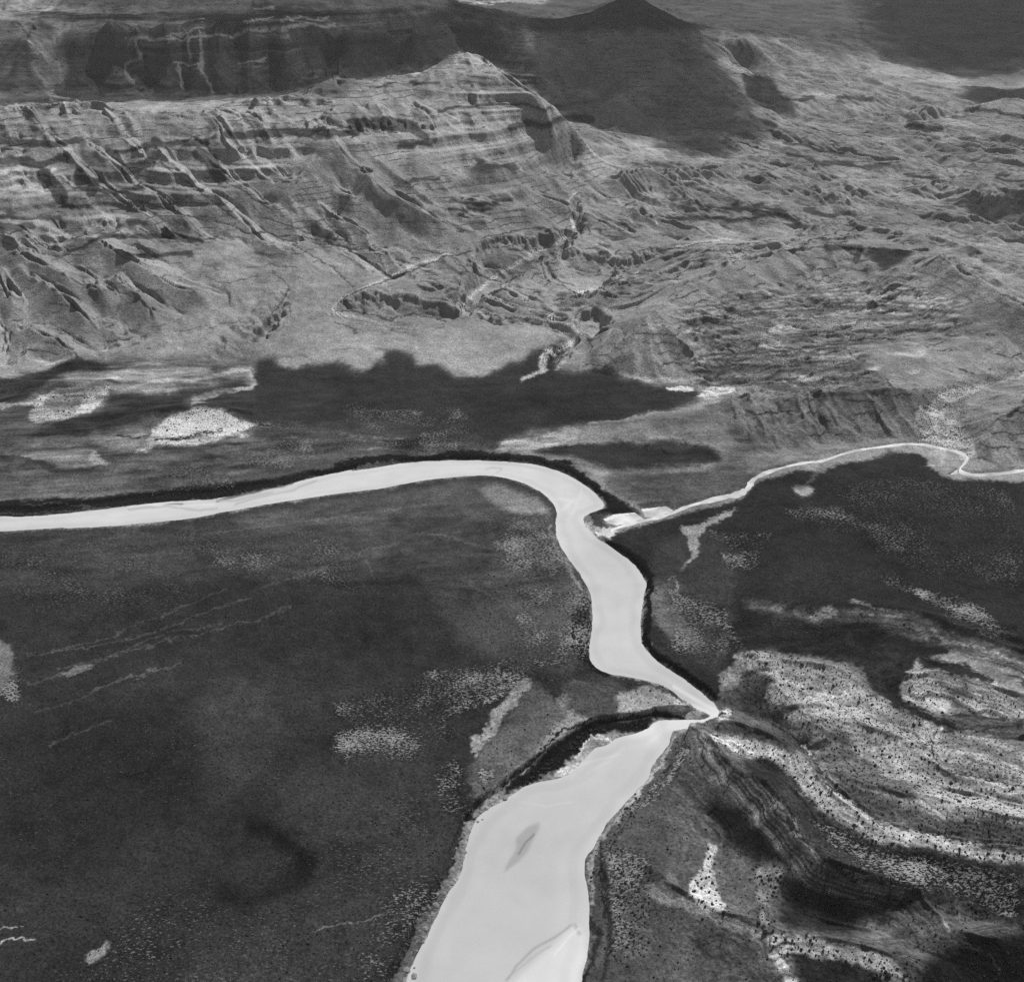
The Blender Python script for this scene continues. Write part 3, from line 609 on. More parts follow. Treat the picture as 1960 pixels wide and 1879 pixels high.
# lower left plain
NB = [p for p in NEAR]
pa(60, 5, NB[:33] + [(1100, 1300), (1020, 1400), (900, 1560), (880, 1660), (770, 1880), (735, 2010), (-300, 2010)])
pa(78, 20, [(-300, 1040), (400, 1000), (900, 920), (1066, 980), (1115, 1110), (1134, 1190), (1100, 1300), (900, 1250), (800, 1100), (400, 1110), (-300, 1150)])
pa(94, 10, [(420, 990), (680, 950), (860, 925), (960, 920), (1050, 960), (1060, 1000), (960, 985), (760, 990), (500, 1020)], .8)
pa(150, 6, [(910, 935), (960, 930), (1030, 955), (1056, 985), (1000, 985), (940, 965)], .7)
pa(100, 14, [(940, 1030), (1060, 1030), (1110, 1110), (1130, 1190), (1090, 1240), (1000, 1200), (930, 1120)], .7)
lightspk(.45, 10, [(930, 990), (1060, 990), (1130, 1140), (1120, 1260), (1010, 1300), (980, 1150)]); lightspk(.62, 5, [(1030, 1010), (1062, 1015), (1110, 1110), (1090, 1110), (1050, 1060)])
pl(170, 7, [(1052, 1010), (1062, 1045), (1090, 1090), (1112, 1125)], .7, 4)
lightspk(.6, 8, c4((180, 1250), (330, 1290), (480, 1340), (360, 1370), (270, 1340), (200, 1300))); lightspk(.66, 8, c4((400, 1400), (620, 1350), (800, 1340), (910, 1410), (860, 1460), (700, 1510), (560, 1480)))
lightspk(.3, 20, c4((900, 1180), (1960, 1100), (1960, 1500), (1500, 1420), (1000, 1350))); lightspk(.22, 30, c4((0, 1250), (800, 1200), (1100, 1600), (300, 1700), (0, 1500)))
pa(74, 30, [(380, 1330), (480, 1300), (540, 1400), (480, 1500), (390, 1480)]); pa(48, 50, [(60, 1380), (350, 1320), (380, 1500), (200, 1680), (0, 1650), (0, 1450)], .7)
pa(78, 40, [(560, 1700), (850, 1560), (850, 1650), (740, 1880), (500, 1990), (200, 1990), (350, 1850)], .8); pa(72, 30, [(520, 1480), (820, 1400), (860, 1580), (700, 1650), (560, 1600)], .7)
lightspk(.16, 30, [(300, 1700), (800, 1500), (850, 1650), (740, 1990), (100, 1990)]); lightspk(.3, 14, [(720, 1720), (820, 1640), (850, 1680), (760, 1860), (700, 1880)])
for q, wd in (([(56, 1307), (139, 1286), (209, 1258), (261, 1234), (340, 1208), (420, 1190)], 2.5), ([(45, 1252), (120, 1246), (200, 1236), (290, 1212), (400, 1170), (480, 1140)], 3), ([(100, 1245), (180, 1230), (300, 1180), (380, 1148), (430, 1128)], 3),
              ([(110, 1280), (200, 1258), (330, 1225), (470, 1190), (560, 1160)], 3), ([(180, 1320), (240, 1300), (300, 1280)], 3), ([(90, 1430), (150, 1400), (210, 1378)], 3), ([(60, 1368), (130, 1345), (230, 1300), (350, 1270)], 2),
              ([(800, 1020), (860, 1026), (940, 1050)], 3), ([(350, 1030), (560, 1000), (860, 960)], 3), ([(500, 1125), (600, 1095), (700, 1050), (760, 1040)], 2.5), ([(900, 1120), (960, 1150)], 2.5), ([(640, 1040), (690, 1060), (720, 1110)], 2.5)):
    P_.line(q, wd, 112, 2, .6)
pl(130, 14, [(132, 1290), (165, 1276)], .8, 4)
pa(132, 6, [(-300, 1200), (0, 1222), (20, 1240), (30, 1290), (10, 1320), (-300, 1350)], .85); lightspk(.6, 6, [(0, 1250), (40, 1270), (35, 1340), (0, 1345)])
pa(178, 5, [(158, 1838), (175, 1815), (215, 1800), (205, 1825), (180, 1845)], .85); pl(150, 3, [(-20, 1776), (40, 1772)]); pl(160, 4, [(-20, 1808), (20, 1795), (60, 1795)]); pl(140, 3, [(600, 1780), (650, 1768), (700, 1762), (745, 1745)], .8)
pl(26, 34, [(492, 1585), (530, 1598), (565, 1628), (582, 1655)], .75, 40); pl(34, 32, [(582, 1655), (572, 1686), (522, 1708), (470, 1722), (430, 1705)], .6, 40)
pa(38, 3, c4((-900, 1030), (0, 1005), (450, 990), (800, 960), (1100, 920), (1500, 890), (1700, 850), (1960, 800), (1960, 835), (1750, 875), (1550, 930), (1200, 1000), (800, 1025), (500, 1065), (150, 1100), (0, 1098), (-900, 1130)))  # dark bench growth with the bank's shade painted in
pl(110, 2, c4((100, 1030), (300, 1025), (500, 1040)), .7); pl(120, 2, c4((0, 1075), (200, 1080), (400, 1060), (600, 1040)), .7)
pl(34, 13, c5((0, 815), (200, 785), (400, 770), (700, 760), (950, 768), (1120, 790), (1260, 825), (1350, 880), (1430, 940), (1490, 1000)), .95)  # shade of the north bank thickened with a dark painted band
pl(26, 13, c5((1500, 1235), (1640, 1320), (1720, 1420))+c8((1700, 10), (1800, 90), (1900, 150))+c9((60, 120), (140, 190), (250, 280), (330, 340), (400, 365)), .95)  # shadow under the east bank painted as a dark strip
P_.line(c8((870, 850), (1000, 745), (1130, 640), (1220, 540)), 12, 66, 4, .8); pl(22, 5, c8((700, 930), (890, 800), (1000, 700), (1130, 590), (1250, 460), (1400, 405), (1560, 410), (1700, 390), (1760, 360), (1900, 385)), .9)  # scarp's shaded face and black edge painted in
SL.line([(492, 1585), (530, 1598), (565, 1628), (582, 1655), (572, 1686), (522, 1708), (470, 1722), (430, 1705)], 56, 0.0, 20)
# peninsula between the two legs of the river
pa(108, 8, c8((1100, 200), (1260, 370), (1100, 590), (900, 760), (740, 840), (720, 680), (850, 500)))
pa(185, 3, c8((1060, 190), (1090, 215), (900, 420), (870, 470), (760, 610), (725, 600), (740, 540), (900, 330), (1000, 195)), .85)
pa(84, 10, c8((1250, 200), (1560, 190), (1600, 300), (1540, 400), (1350, 400), (1250, 330)))
pa(160, 6, c8((1540, 270), (1650, 220), (1760, 235), (1850, 290), (2000, 350), (1900, 370), (1700, 370), (1560, 390)), .85)
pl(185, 5, c9((0, 275), (100, 335), (220, 385)), .8, 3)
lightspk(.5, 14, c8((30, 500), (200, 430), (450, 440), (560, 410), (640, 500), (600, 540), (480, 560), (450, 600), (200, 640), (80, 660), (30, 600)))
lightspk(.5, 12, c8((500, 700), (620, 600), (700, 700), (720, 830), (740, 900), (650, 930), (520, 800))); lightspk(.7, 4, c8((740, 640), (900, 640), (880, 760), (740, 840)))
lightspk(.4, 10, c8((0, 300), (900, 100), (1300, 0), (1000, 300), (600, 420), (0, 420)))
pa(32, 4, c8((930, 820), (960, 770), (1240, 520), (1300, 460), (1440, 400), (1560, 420), (1700, 400), (1750, 370), (1900, 385), (1900, 400), (1750, 405), (1690, 460), (1540, 480), (1400, 500), (1320, 590), (1200, 690), (1060, 755), (940, 830)))  # dark thicket floor, the scarp's shadow painted in with it
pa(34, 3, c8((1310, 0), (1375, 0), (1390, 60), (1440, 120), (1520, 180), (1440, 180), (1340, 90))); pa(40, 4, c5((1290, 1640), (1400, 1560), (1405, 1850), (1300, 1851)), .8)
pa(205, 2, c8((1205, 715), (1240, 660), (1320, 640), (1335, 680), (1250, 720)))
pl(215, 4, c8((1310, 620), (1340, 560), (1400, 500), (1480, 520), (1530, 600)), 1, 2)
# bank east of the lower river
pa(92, 10, c8((1850, 480), (1960, 470), (2100, 500), (2300, 1000), (2300, 1851), (1340, 1900), (1390, 1640), (1380, 1300), (1370, 1160), (1480, 980), (1740, 700)))
lightspk(.5, 6, c8((1500, 1100), (1750, 1150), (1720, 1400), (1700, 1700), (1480, 1700), (1500, 1400))); SD.poly(c8((1500, 1100), (1750, 1150), (1720, 1400), (1700, 1700), (1480, 1700)), .6, 8)
pa(118, 8, c8((1490, 1150), (1700, 1200), (1730, 1400), (1700, 1700), (1480, 1700), (1500, 1400)), .8)
pl(178, 8, c8((1850, 500), (1800, 620), (1760, 700), (1640, 830), (1500, 1000), (1420, 1100), (1400, 1200), (1400, 1300), (1420, 1420)), .75, 4); pl(40, 5, c8((1450, 1080), (1450, 1250), (1480, 1400), (1460, 1500)), .8)
lightspk(.55, 4, c8((1850, 500), (1880, 560), (1700, 850), (1500, 1050), (1440, 1080), (1600, 850), (1760, 700)))
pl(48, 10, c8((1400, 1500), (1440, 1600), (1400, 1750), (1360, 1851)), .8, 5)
# hills at lower right
pa(104, 10, c9((150, 440), (420, 180), (400, 40), (560, 30), (1080, 130), (1960, 300), (2900, 400), (2900, 2200), (0, 2200), (0, 900)))
pa(176, 10, c9((400, 60), (550, 40), (800, 90), (1000, 150), (1080, 230), (1180, 290), (1300, 370), (1450, 400), (1500, 470), (1700, 480), (1960, 560), (2900, 700), (2900, 1200), (1960, 1000), (1800, 960), (1500, 960), (1300, 900), (1100, 800), (900, 740), (800, 600), (780, 520), (640, 430), (450, 300), (400, 200)), .9)
pa(86, 6, c9((410, 140), (540, 160), (600, 200), (520, 240), (560, 320), (700, 340), (640, 400), (740, 480), (640, 440), (420, 370), (380, 300)))
pa(185, 4, c9((530, 230), (600, 200), (650, 280), (650, 340), (560, 320)), .9)
pa(112, 10, c9((820, 570), (1000, 560), (1200, 700), (1400, 800), (1350, 850), (1100, 790), (900, 720), (840, 640))); pa(104, 10, c9((1000, 830), (1300, 880), (1500, 960), (1800, 1000), (1960, 1060), (1960, 1110), (1500, 1030), (1180, 980)))
pa(116, 10, c9((1530, 480), (1960, 600), (1960, 660), (1700, 600), (1500, 540))); pa(120, 8, c9((1480, 640), (1960, 740), (1960, 780), (1600, 700)))
pa(100, 10, c9((800, 480), (960, 490), (1040, 560), (900, 540))); pa(120, 12, c9((1100, 330), (1400, 420), (1350, 500), (1200, 460)), .6)
pa(190, 6, c9((250, 490), (400, 500), (600, 560), (750, 620), (850, 740), (1000, 850), (1150, 950), (1250, 1010), (1500, 1045), (1800, 1100), (1960, 1150), (2900, 1350), (2900, 1420), (1960, 1200), (1700, 1175), (1300, 1110), (1150, 1080), (950, 980), (800, 870), (700, 760), (640, 670), (500, 620), (380, 600), (260, 530)))
pa(84, 8, c9((300, 430), (600, 480), (760, 540), (780, 600), (600, 540), (400, 480))); pa(50, 5, c9((1080, 100), (1300, 120), (1280, 260), (1400, 370), (1600, 440), (1550, 470), (1350, 390), (1200, 300), (1100, 200)))
pa(52, 5, c9((1390, 60), (1640, 110), (1780, 190), (1830, 240), (1700, 200), (1400, 120))); pa(165, 6, c9((1300, 180), (1400, 130), (1700, 190), (1960, 290), (2900, 400), (2900, 560), (1960, 400), (1500, 370), (1330, 330), (1290, 260)), .9)
pa(100, 8, c9((1480, 200), (1640, 230), (1700, 300), (1540, 260))); pa(96, 8, c9((1560, 350), (1960, 420), (1960, 460), (1600, 440)))
pa(130, 8, c9((1640, 60), (1960, 110), (2900, 200), (2900, 320), (1960, 220), (1750, 140)), .8)
pa(74, 8, c9((410, 640), (560, 630), (680, 720), (720, 800), (900, 980), (1150, 1100), (1400, 1130), (1700, 1190), (1960, 1230), (2900, 1400), (2900, 1800), (1960, 1550), (1700, 1500), (1400, 1400), (1000, 1300), (850, 1180), (700, 1000), (640, 900), (520, 760)))
pa(50, 26, c9((1200, 1120), (1450, 1140), (1560, 1200), (1450, 1290), (1250, 1270))); pa(58, 12, c9((400, 640), (560, 630), (660, 720), (620, 800), (500, 740)))
pa(122, 8, c9((100, 500), (230, 480), (250, 580), (350, 700), (500, 750), (600, 850), (700, 950), (760, 1080), (850, 1180), (1000, 1300), (1400, 1400), (1350, 1410), (900, 1380), (780, 1280), (650, 1180), (500, 980), (400, 900), (250, 780), (200, 620)))
ST.poly(c9((100, 500), (230, 480), (250, 580), (350, 700), (500, 750), (600, 850), (700, 950), (760, 1080), (850, 1180), (1000, 1300), (1400, 1400), (1350, 1430), (900, 1380), (780, 1280), (650, 1180), (500, 980), (400, 900), (250, 780), (150, 620)), 1, 10)
ST.poly(c9((1290, 130), (1500, 130), (1960, 260), (1960, 420), (1350, 380)), .7, 10); ST.poly(c9((1640, 0), (1960, 100), (2900, 100), (1960, 250)), .8, 10); ST.poly(c9((500, 1600), (700, 1600), (760, 1851), (600, 1851)), .9, 8); ST.poly(c6((430, 1540), (1960, 1700), (1960, 1851), (800, 1700)), .6, 10)
pa(160, 12, c9((440, 880), (560, 980), (640, 1100), (580, 1100), (480, 980)), .8); pa(52, 16, c9((200, 860), (380, 890), (500, 1000), (600, 1130), (640, 1200), (480, 1190), (330, 1090)))
pa(56, 14, c9((640, 1250), (780, 1330), (1000, 1400), (1350, 1420), (1400, 1460), (1050, 1500), (1000, 1590), (700, 1560), (620, 1500)))
pa(190, 3, c9((225, 1090), (262, 1100), (265, 1180), (250, 1290), (300, 1380), (310, 1480), (200, 1460), (110, 1370), (160, 1270), (200, 1200))); 
pa(155, 6, c9((-100, 1320), (0, 1350), (150, 1420), (250, 1490), (480, 1550), (560, 1600), (480, 1620), (300, 1545), (100, 1455), (-80, 1400)), .9)
pa(140, 8, c9((0, 1250), (60, 1300), (0, 1400), (-60, 1330)), .7)
pa(188, 5, c9((560, 1600), (700, 1600), (1000, 1650), (1150, 1690), (1300, 1780), (1350, 1851), (1100, 1770), (900, 1730), (700, 1690), (640, 1720), (720, 1851), (640, 1851), (560, 1700)), .85)
pa(130, 8, c9((1100, 1500), (1300, 1480), (1460, 1470), (1520, 1560), (1600, 1640), (1500, 1620), (1300, 1560), (1150, 1640), (1080, 1600)), .7)
pa(52, 6, c9((690, 1690), (800, 1710), (950, 1740), (1100, 1780), (1250, 1900), (760, 1900))); pa(34, 24, c9((1400, 1900), (1450, 1700), (1700, 1620), (2100, 1560), (2900, 1600), (2900, 2200), (1400, 2200)))
pl(180, 5, c9((1460, 1480), (1530, 1530), (1545, 1590)), .9, 3); pl(110, 2, c9((1620, 1640), (1720, 1660), (1800, 1720), (1825, 1800)), .9); pa(88, 10, c9((150, 1560), (450, 1580), (520, 1851), (150, 1851)))
pa(150, 4, c9((500, 1230), (640, 1220), (660, 1260), (560, 1400), (560, 1560), (500, 1560), (510, 1400), (480, 1300)), .7); 

lightspk(.45, 12, c9((700, 900), (1150, 1120), (1960, 1260), (1960, 1500), (1000, 1280)))

for q in (c9((770, 520), (770, 600), (850, 700), (880, 760), (980, 830), (1100, 900), (1180, 985), (1380, 1020), (1700, 1080), (1960, 1120)), c9((1290, 260), (1300, 340), (1450, 385), (1540, 450), (1700, 470), (1960, 440)),
          c9((1450, 500), (1460, 620), (1500, 685), (1700, 720), (1960, 790)), c9((210, 560), (340, 660), (360, 705), (500, 740), (620, 840), (690, 930), (700, 1000), (800, 1120), (880, 1200), (1000, 1290), (1180, 1310)),
          c9((640, 480), (740, 530), (770, 560)), c9((870, 1385), (1000, 1395), (1200, 1390), (1380, 1410))):
    P_.line(q, 3, 40, 2, .8)
for q in (c9((760, 560), (790, 620)), c9((1480, 480), (1500, 460)), c9((1790, 210), (1830, 260)), c9((1500, 1490), (1540, 1560))): P_.line(q, 4, 215, 2, .9)
# pale shores, washes and outcrops of the middle ground
def wash(wd, *pts): P_.line(pts, wd + 5, 172, 5, .4); P_.line(pts, wd, 205, 3, .75); SD.line(pts, wd + 2, .8, 2)
wash(7, (886, 598), (886, 580), (905, 562), (925, 545), (955, 525), (1000, 495), (1040, 478)); wash(4, (1040, 478), (1075, 462), (1100, 440)); P_.line([(1092, 420), (1098, 432)], 5, 235); P_.line([(1085, 415), (1094, 400), (1088, 385), (1103, 372)], 2, 200)
wash(4, (636, 588), (645, 600), (680, 612), (760, 622), (800, 628)); wash(3, (715, 480), (735, 500), (745, 525), (700, 545), (655, 570), (640, 580)); wash(3, (747, 528), (790, 505), (860, 484)); wash(4, (890, 592), (940, 604), (1010, 612), (1060, 618), (1095, 630), (1115, 646))
wash(12, (1112, 650), (1080, 664), (1045, 672), (1038, 700)); wash(6, (1045, 705), (1000, 728)); wash(5, (1060, 600), (1048, 610), (1060, 616)); wash(3, (1290, 445), (1300, 465), (1280, 478)); wash(2, (1300, 470), (1350, 460), (1400, 455))
wash(3, (1180, 525), (1190, 545), (1100, 562)); P_.line([(1215, 530), (1225, 520)], 2, 200); P_.line([(1255, 425), (1258, 432)], 3, 210)
pa(160, 6, c4((1250, 60), (1400, 20), (1500, 0), (1420, 60), (1380, 130), (1400, 180), (1330, 240), (1150, 230), (1240, 130)), .6); lightspk(.5, 6, c4((1150, 200), (1300, 60), (1420, 20), (1380, 240)))
pa(160, 5, [(530, 694), (560, 676), (640, 672), (700, 688), (735, 676), (736, 690), (706, 706), (690, 706), (644, 692), (592, 696), (540, 702)], .7); pa(158, 6, [(798, 694), (810, 676), (900, 690), (990, 672), (1012, 660), (1010, 680), (970, 694), (925, 716), (875, 714), (830, 700)], .7)
pa(166, 5, [(560, 655), (700, 620), (790, 640), (800, 670), (745, 670)], .5); lightspk(.5, 6, [(680, 610), (790, 620), (800, 690), (740, 680), (660, 640)])
pl(172, 7, c5((1210, 290), (1230, 250), (1350, 250), (1340, 290), (1460, 280)), .7, 4); pl(176, 8, c5((1560, 310), (1640, 340), (1800, 350), (1960, 340)), .8, 5)
pa(222, 2, c5((1820, 395), (1900, 385), (1960, 385), (1960, 410), (1880, 410))); pa(222, 2, c6((0, 385), (90, 385), (70, 405), (0, 405))); pa(218, 2, c6((160, 440), (230, 390), (330, 375), (420, 385), (350, 425), (240, 455)), .95); pa(170, 3, c6((180, 340), (260, 320), (160, 360), (0, 365)), .8)
for q in ([(590, 40), (760, 60), (600, 190), (480, 160)], [(640, 310), (860, 330), (700, 370)], [(1180, 200), (1420, 185), (1400, 230), (1260, 225)], [(1300, 290), (1400, 300), (1360, 330)], [(1080, 290), (1180, 270), (1120, 310)], [(660, 430), (800, 420), (720, 450)]):
    P_.poly(c6(*q), 205, 6, .75)
pa(190, 10, c3((500, 1680), (900, 1700), (1200, 1780), (1350, 1740), (1400, 1790), (1000, 1830), (600, 1760)), .6)
lightspk(.55, 12, c3((400, 1650), (1300, 1650), (1450, 1800), (1100, 1851), (200, 1851))); lightspk(.5, 10, c6((200, 60), (1000, 60), (1400, 200), (1400, 330), (700, 420), (200, 300)))
pl(48, 3, c6((430, 508), (560, 515), (710, 518)), .9); pl(190, 2, c3((470, 1610), (600, 1618), (720, 1615)))
pl(170, 5, c3((1440, 1470), (1560, 1530), (1750, 1630), (1900, 1720), (2000, 1790)), .8, 3); pl(160, 5, c3((1500, 1480), (1640, 1560), (1750, 1640)), .7, 3); pl(160, 4, c3((0, 1560), (150, 1490), (420, 1420), (640, 1390)), .7, 4)
pl(56, 3, c3((0, 1105), (150, 1100), (300, 1140), (480, 1150)), .5)
pa(192, 3, [(1770, 785), (1790, 757), (1815, 745), (1900, 733), (1960, 702), (2260, 640), (2260, 655), (1960, 716), (1850, 755), (1815, 775), (1808, 800), (1845, 822), (1866, 850), (1868, 872), (1850, 880), (1800, 850), (1760, 838), (1785, 812)], 1)
lightspk(.7, 5, [(1780, 750), (1960, 700), (1960, 715), (1850, 755), (1860, 870), (1750, 840)]); SD.poly([(1770, 745), (1960, 695), (1850, 765), (1865, 880), (1750, 840)], .8, 4)
pl(175, 5, c6((1450, 740), (1520, 740), (1500, 800), (1410, 815)), .7, 4); pl(128, 6, c6((1640, 820), (1760, 840), (1900, 820)), .8, 4)
# confluence
pa(40, 4, c5((1440, 985), (1480, 950), (1540, 990), (1640, 1060), (1680, 1075), (1500, 1090), (1400, 1110), (1385, 1075), (1480, 1045))); pa(225, 2, c5((1350, 1130), (1400, 1130), (1450, 1150), (1540, 1165), (1500, 1215), (1430, 1215)))  # dark polygon first: shading of the bank strip painted in
pa(60, 3, c5((1390, 1090), (1460, 1085), (1470, 1130), (1500, 1150), (1430, 1150)), .8); pa(120, 4, c5((1380, 1085), (1520, 1075), (1470, 1095)), .8); pa(205, 3, c9((285, 350), (360, 360), (340, 420), (280, 430)), .8)
lightspk(.4, 8, c5((0, 500), (700, 500), (880, 720), (0, 760))); lightspk(.35, 8, c4((1400, 600), (1960, 560), (1960, 780), (1300, 850)))
lightspk(.3, 8, c4((0, 860), (1300, 830), (1300, 930), (0, 980)))
for q in (c5((100, 720), (300, 725), (560, 745)), c5((0, 640), (200, 655), (360, 670)), c5((60, 660), (300, 690)), c5((190, 520), (470, 512)), c4((1550, 670), (1760, 660)), c4((1500, 750), (1680, 790), (1770, 740))): P_.line(q, 2, 140, 1.5, .6)
ANI = Sheet(2.0, 0.0)
ANI.poly([(-300, 690), (0, 720), (110, 680), (480, 690), (490, 830), (700, 800), (1000, 800), (1160, 900), (1000, 880), (700, 870), (300, 940), (-300, 950)], .75, 14)
ANI.poly([(510, 700), (1330, 735), (1270, 780), (1000, 830), (950, 850), (520, 810)], .22, 10)
ANI.poly([(1250, 1100), (1400, 1150), (1700, 1160), (2260, 1240), (2260, 1300), (1960, 1290), (1600, 1260), (1250, 1250)], .5, 14)
ANI.poly([(-300, 1020), (600, 960), (1060, 960), (1110, 1150), (900, 1150), (400, 1100), (-300, 1150)], .4, 20)
ANI.poly([(1290, 760), (1770, 740), (1800, 830), (1450, 900), (1200, 990), (1160, 900)], .35, 12)
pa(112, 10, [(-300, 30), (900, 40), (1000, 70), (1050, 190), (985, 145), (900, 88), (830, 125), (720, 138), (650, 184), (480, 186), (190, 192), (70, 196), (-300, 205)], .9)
pa(172, 14, [(-300, -80), (860, -80), (860, 20), (820, 28), (700, 32), (500, 8), (470, 24), (380, 26), (300, 60), (200, 50), (110, 70), (90, 40), (-300, 40)], .9)  # far ground behind the rim painted paler to stand for haze
for q in (c1((690, 220), (900, 215), (960, 180), (1120, 155)), c1((740, 230), (780, 330), (690, 360), (690, 400), (740, 470), (780, 490)), c1((975, 120), (1120, 115)), c1((1340, 110), (1800, 100)), c1((1310, 340), (1460, 330)), c1((1340, 160), (1580, 160)),
          c1((960, 360), (1100, 340), (1090, 370)), c1((1030, 180), (1040, 300)), c1((980, 370), (1000, 470)), c1((1400, 50), (1500, 40)), c1((160, 230), (240, 300), (330, 350), (340, 460), (250, 470)), c1((190, 370), (280, 520), (380, 540)), c1((1100, 180), (1110, 380), (1170, 500))):
    P_.line(q, 4.5, 235, 3, .85); P_.line([(a + 3, b + 11) for a, b in q], 4, 190, 3, .5)  # pale talus ledges, the light they catch painted in
pl(215, 5, [(305, 76), (360, 72), (410, 68), (450, 67), (480, 56), (560, 50), (640, 50)], .9, 3); pa(185, 8, [(60, 80), (120, 70), (130, 110), (125, 160), (90, 180), (60, 130)], .7)  # light along the rim painted in as a pale line
for q in (c1((770, 1100), (1060, 1180), (1300, 1250), (1520, 1310), (1680, 1370), (1830, 1460), (1960, 1590)), c1((1100, 1170), (1400, 1290), (1700, 1320), (1960, 1355)), c2((0, 1345), (150, 1365), (230, 1400), (260, 1480), (300, 1520)), c2((300, 1525), (560, 1420), (740, 1370)), c2((0, 1665), (100, 1600), (300, 1525)),
          c4((540, 0), (565, 90), (590, 150), (740, 130)), c4((20, 0), (60, 100), (10, 200)), c1((1500, 1480), (1590, 1580), (1530, 1700), (1480, 1760)), c1((640, 870), (760, 1000), (1000, 1130)), c1((880, 900), (1100, 1060), (1300, 1200)), c1((1200, 980), (1500, 1160)), c1((450, 1130), (500, 1250)),
          c2((0, 1700), (300, 1760), (420, 1720), (600, 1780)), c2((700, 1700), (900, 1740), (1180, 1780)), c4((1840, 30), (1960, 90)), c2((640, 1430), (760, 1500), (900, 1560)), c3((0, 1360), (240, 1330)), c3((640, 1390), (860, 1300), (1080, 1240)), c1((1380, 1120), (1450, 1200), (1700, 1290), (1960, 1330))):
    P_.line(q, 2.5, 62, 2, .8); P_.line([(a + 1, b + 3) for a, b in q], 2, 175, 2, .5)
# worn, gullied bank along the lower river, its lit slope painted paler
pl(140, 20, c8((330, 1851), (400, 1700), (460, 1590), (530, 1450), (580, 1370), (650, 1240), (690, 1140), (720, 1010), (790, 900), (900, 820)), .75, 6); lightspk(.4, 6, c8((330, 1851), (460, 1560), (620, 1240), (700, 1000), (780, 920), (700, 1200), (600, 1400), (420, 1730)))
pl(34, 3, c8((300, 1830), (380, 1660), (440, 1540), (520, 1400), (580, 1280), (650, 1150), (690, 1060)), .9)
print('painted', time.time() - T0)

fu, fv = project(X, Y, Z)
jk = np.clip(1400 / Y, .35, 1.2)
ju = fu + (fbm(X, Y, 26, 4, .6) * 9 + fbm(X, Y, 6, 2, .7) * 5) * jk; jv = fv + fbm(X + 21, Y, 80, 3) * 9 * (Y > 1900) + (fbm(X + 333, Y, 26, 4, .6) * 6 + fbm(X, Y + 77, 6, 2, .7) * 4) * jk
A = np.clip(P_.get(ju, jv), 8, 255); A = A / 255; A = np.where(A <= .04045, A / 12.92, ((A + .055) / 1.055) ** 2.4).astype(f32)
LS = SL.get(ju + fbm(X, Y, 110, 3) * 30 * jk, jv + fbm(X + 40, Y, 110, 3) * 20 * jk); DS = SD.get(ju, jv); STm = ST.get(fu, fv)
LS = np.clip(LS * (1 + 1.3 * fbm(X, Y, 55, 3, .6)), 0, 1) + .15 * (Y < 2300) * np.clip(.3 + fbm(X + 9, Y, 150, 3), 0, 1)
# bedding in the rock: bands that follow height
zs = Z + 5 * fbm(X, Y, 240, 3) + 1.5 * fbm(X, Y, 30, 2)
def bands(z, per):
    q = z / per; i = np.floor(q).astype(int); t = q - i; t = t * t * (3 - 2 * t)
    return TAB[11, i & 255] * (1 - t) + TAB[11, (i + 1) & 255] * t
bd = bands(zs, 9) * .6 + bands(zs, 3.3) * .4
gx, gy = grad(Z); slope = np.hypot(gx, gy)
A = A * np.clip(1 + mT * (bd - .5) * (.9 + 1.6 * sstep(4300, 4700, Y)), .3, 2.6)
STm = np.maximum(STm, mS * .9); A = A * np.clip(1 + STm * (bands(Z + .5 * fbm(X, Y, 60, 2), .8) - .5) * 2.0, .3, 2)
A = A * (1 + .5 * mB * (bands(zs + yr * .22, 4.5) - .5) * 2.4)
AN = ANI.get(fu, fv); cs, sn = math.cos(.12), math.sin(.12)
q1 = fbm((X * cs + Y * sn) / 3.4 + 12 * fbm(X, Y, 120, 2), -X * sn + Y * cs, 24, 4, .65)
A = A * np.clip(1 + 1.5 * AN * q1, .35, 2.2)
A = A * (1 + .34 * fbm(X, Y, 170, 3, .6) + .22 * fbm(X, Y, 60, 3, .6) + (.16 + .14 * (Y < 1900)) * fbm(X, Y, 14, 3, .8))
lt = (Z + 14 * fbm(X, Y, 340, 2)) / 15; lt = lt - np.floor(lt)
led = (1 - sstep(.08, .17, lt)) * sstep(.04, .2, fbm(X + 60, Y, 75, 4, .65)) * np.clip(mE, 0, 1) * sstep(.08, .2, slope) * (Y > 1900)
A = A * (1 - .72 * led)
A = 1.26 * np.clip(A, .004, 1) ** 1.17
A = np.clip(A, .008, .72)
print('albedo', time.time() - T0)

# ------------------------------------------------------------------ materials
def new_mat(name):
    m = bpy.data.materials.new(name); m.use_nodes = True; n = m.node_tree; n.nodes.clear(); return m, n
def node(n, t, **kw):
    x = n.nodes.new(t)
    for k, v in kw.items():
        if k.startswith('i_'):
            x.inputs[int(k[2:])].default_value = v
        else: setattr(x, k, v)
    return x
def math_(n, op, a, b=None, c=None, clamp=False):
    x = n.nodes.new('ShaderNodeMath'); x.operation = op; x.use_clamp = clamp
    for k, v in enumerate((a, b, c)):
        if v is None: continue
        if isinstance(v, (int, float)): x.inputs[k].default_value = v
        else: n.links.new(v, x.inputs[k])
    return x.outputs[0]
def noise_(n, vec, scale, detail=3, rough=.6):
    x = n.nodes.new('ShaderNodeTexNoise'); x.inputs['Scale'].default_value = scale; x.inputs['Detail'].default_value = detail; x.inputs['Roughness'].default_value = rough
    n.links.new(vec, x.inputs['Vector']); return x.outputs['Fac']
def ss(n, v, lo, hi):
    x = n.nodes.new('ShaderNodeMapRange'); x.interpolation_type = 'SMOOTHSTEP'
    for k, s in (('Value', v), ('From Min', lo), ('From Max', hi)):
        if isinstance(s, (int, float)): x.inputs[k].default_value = s
        else: n.links.new(s, x.inputs[k])
    return x.outputs[0]
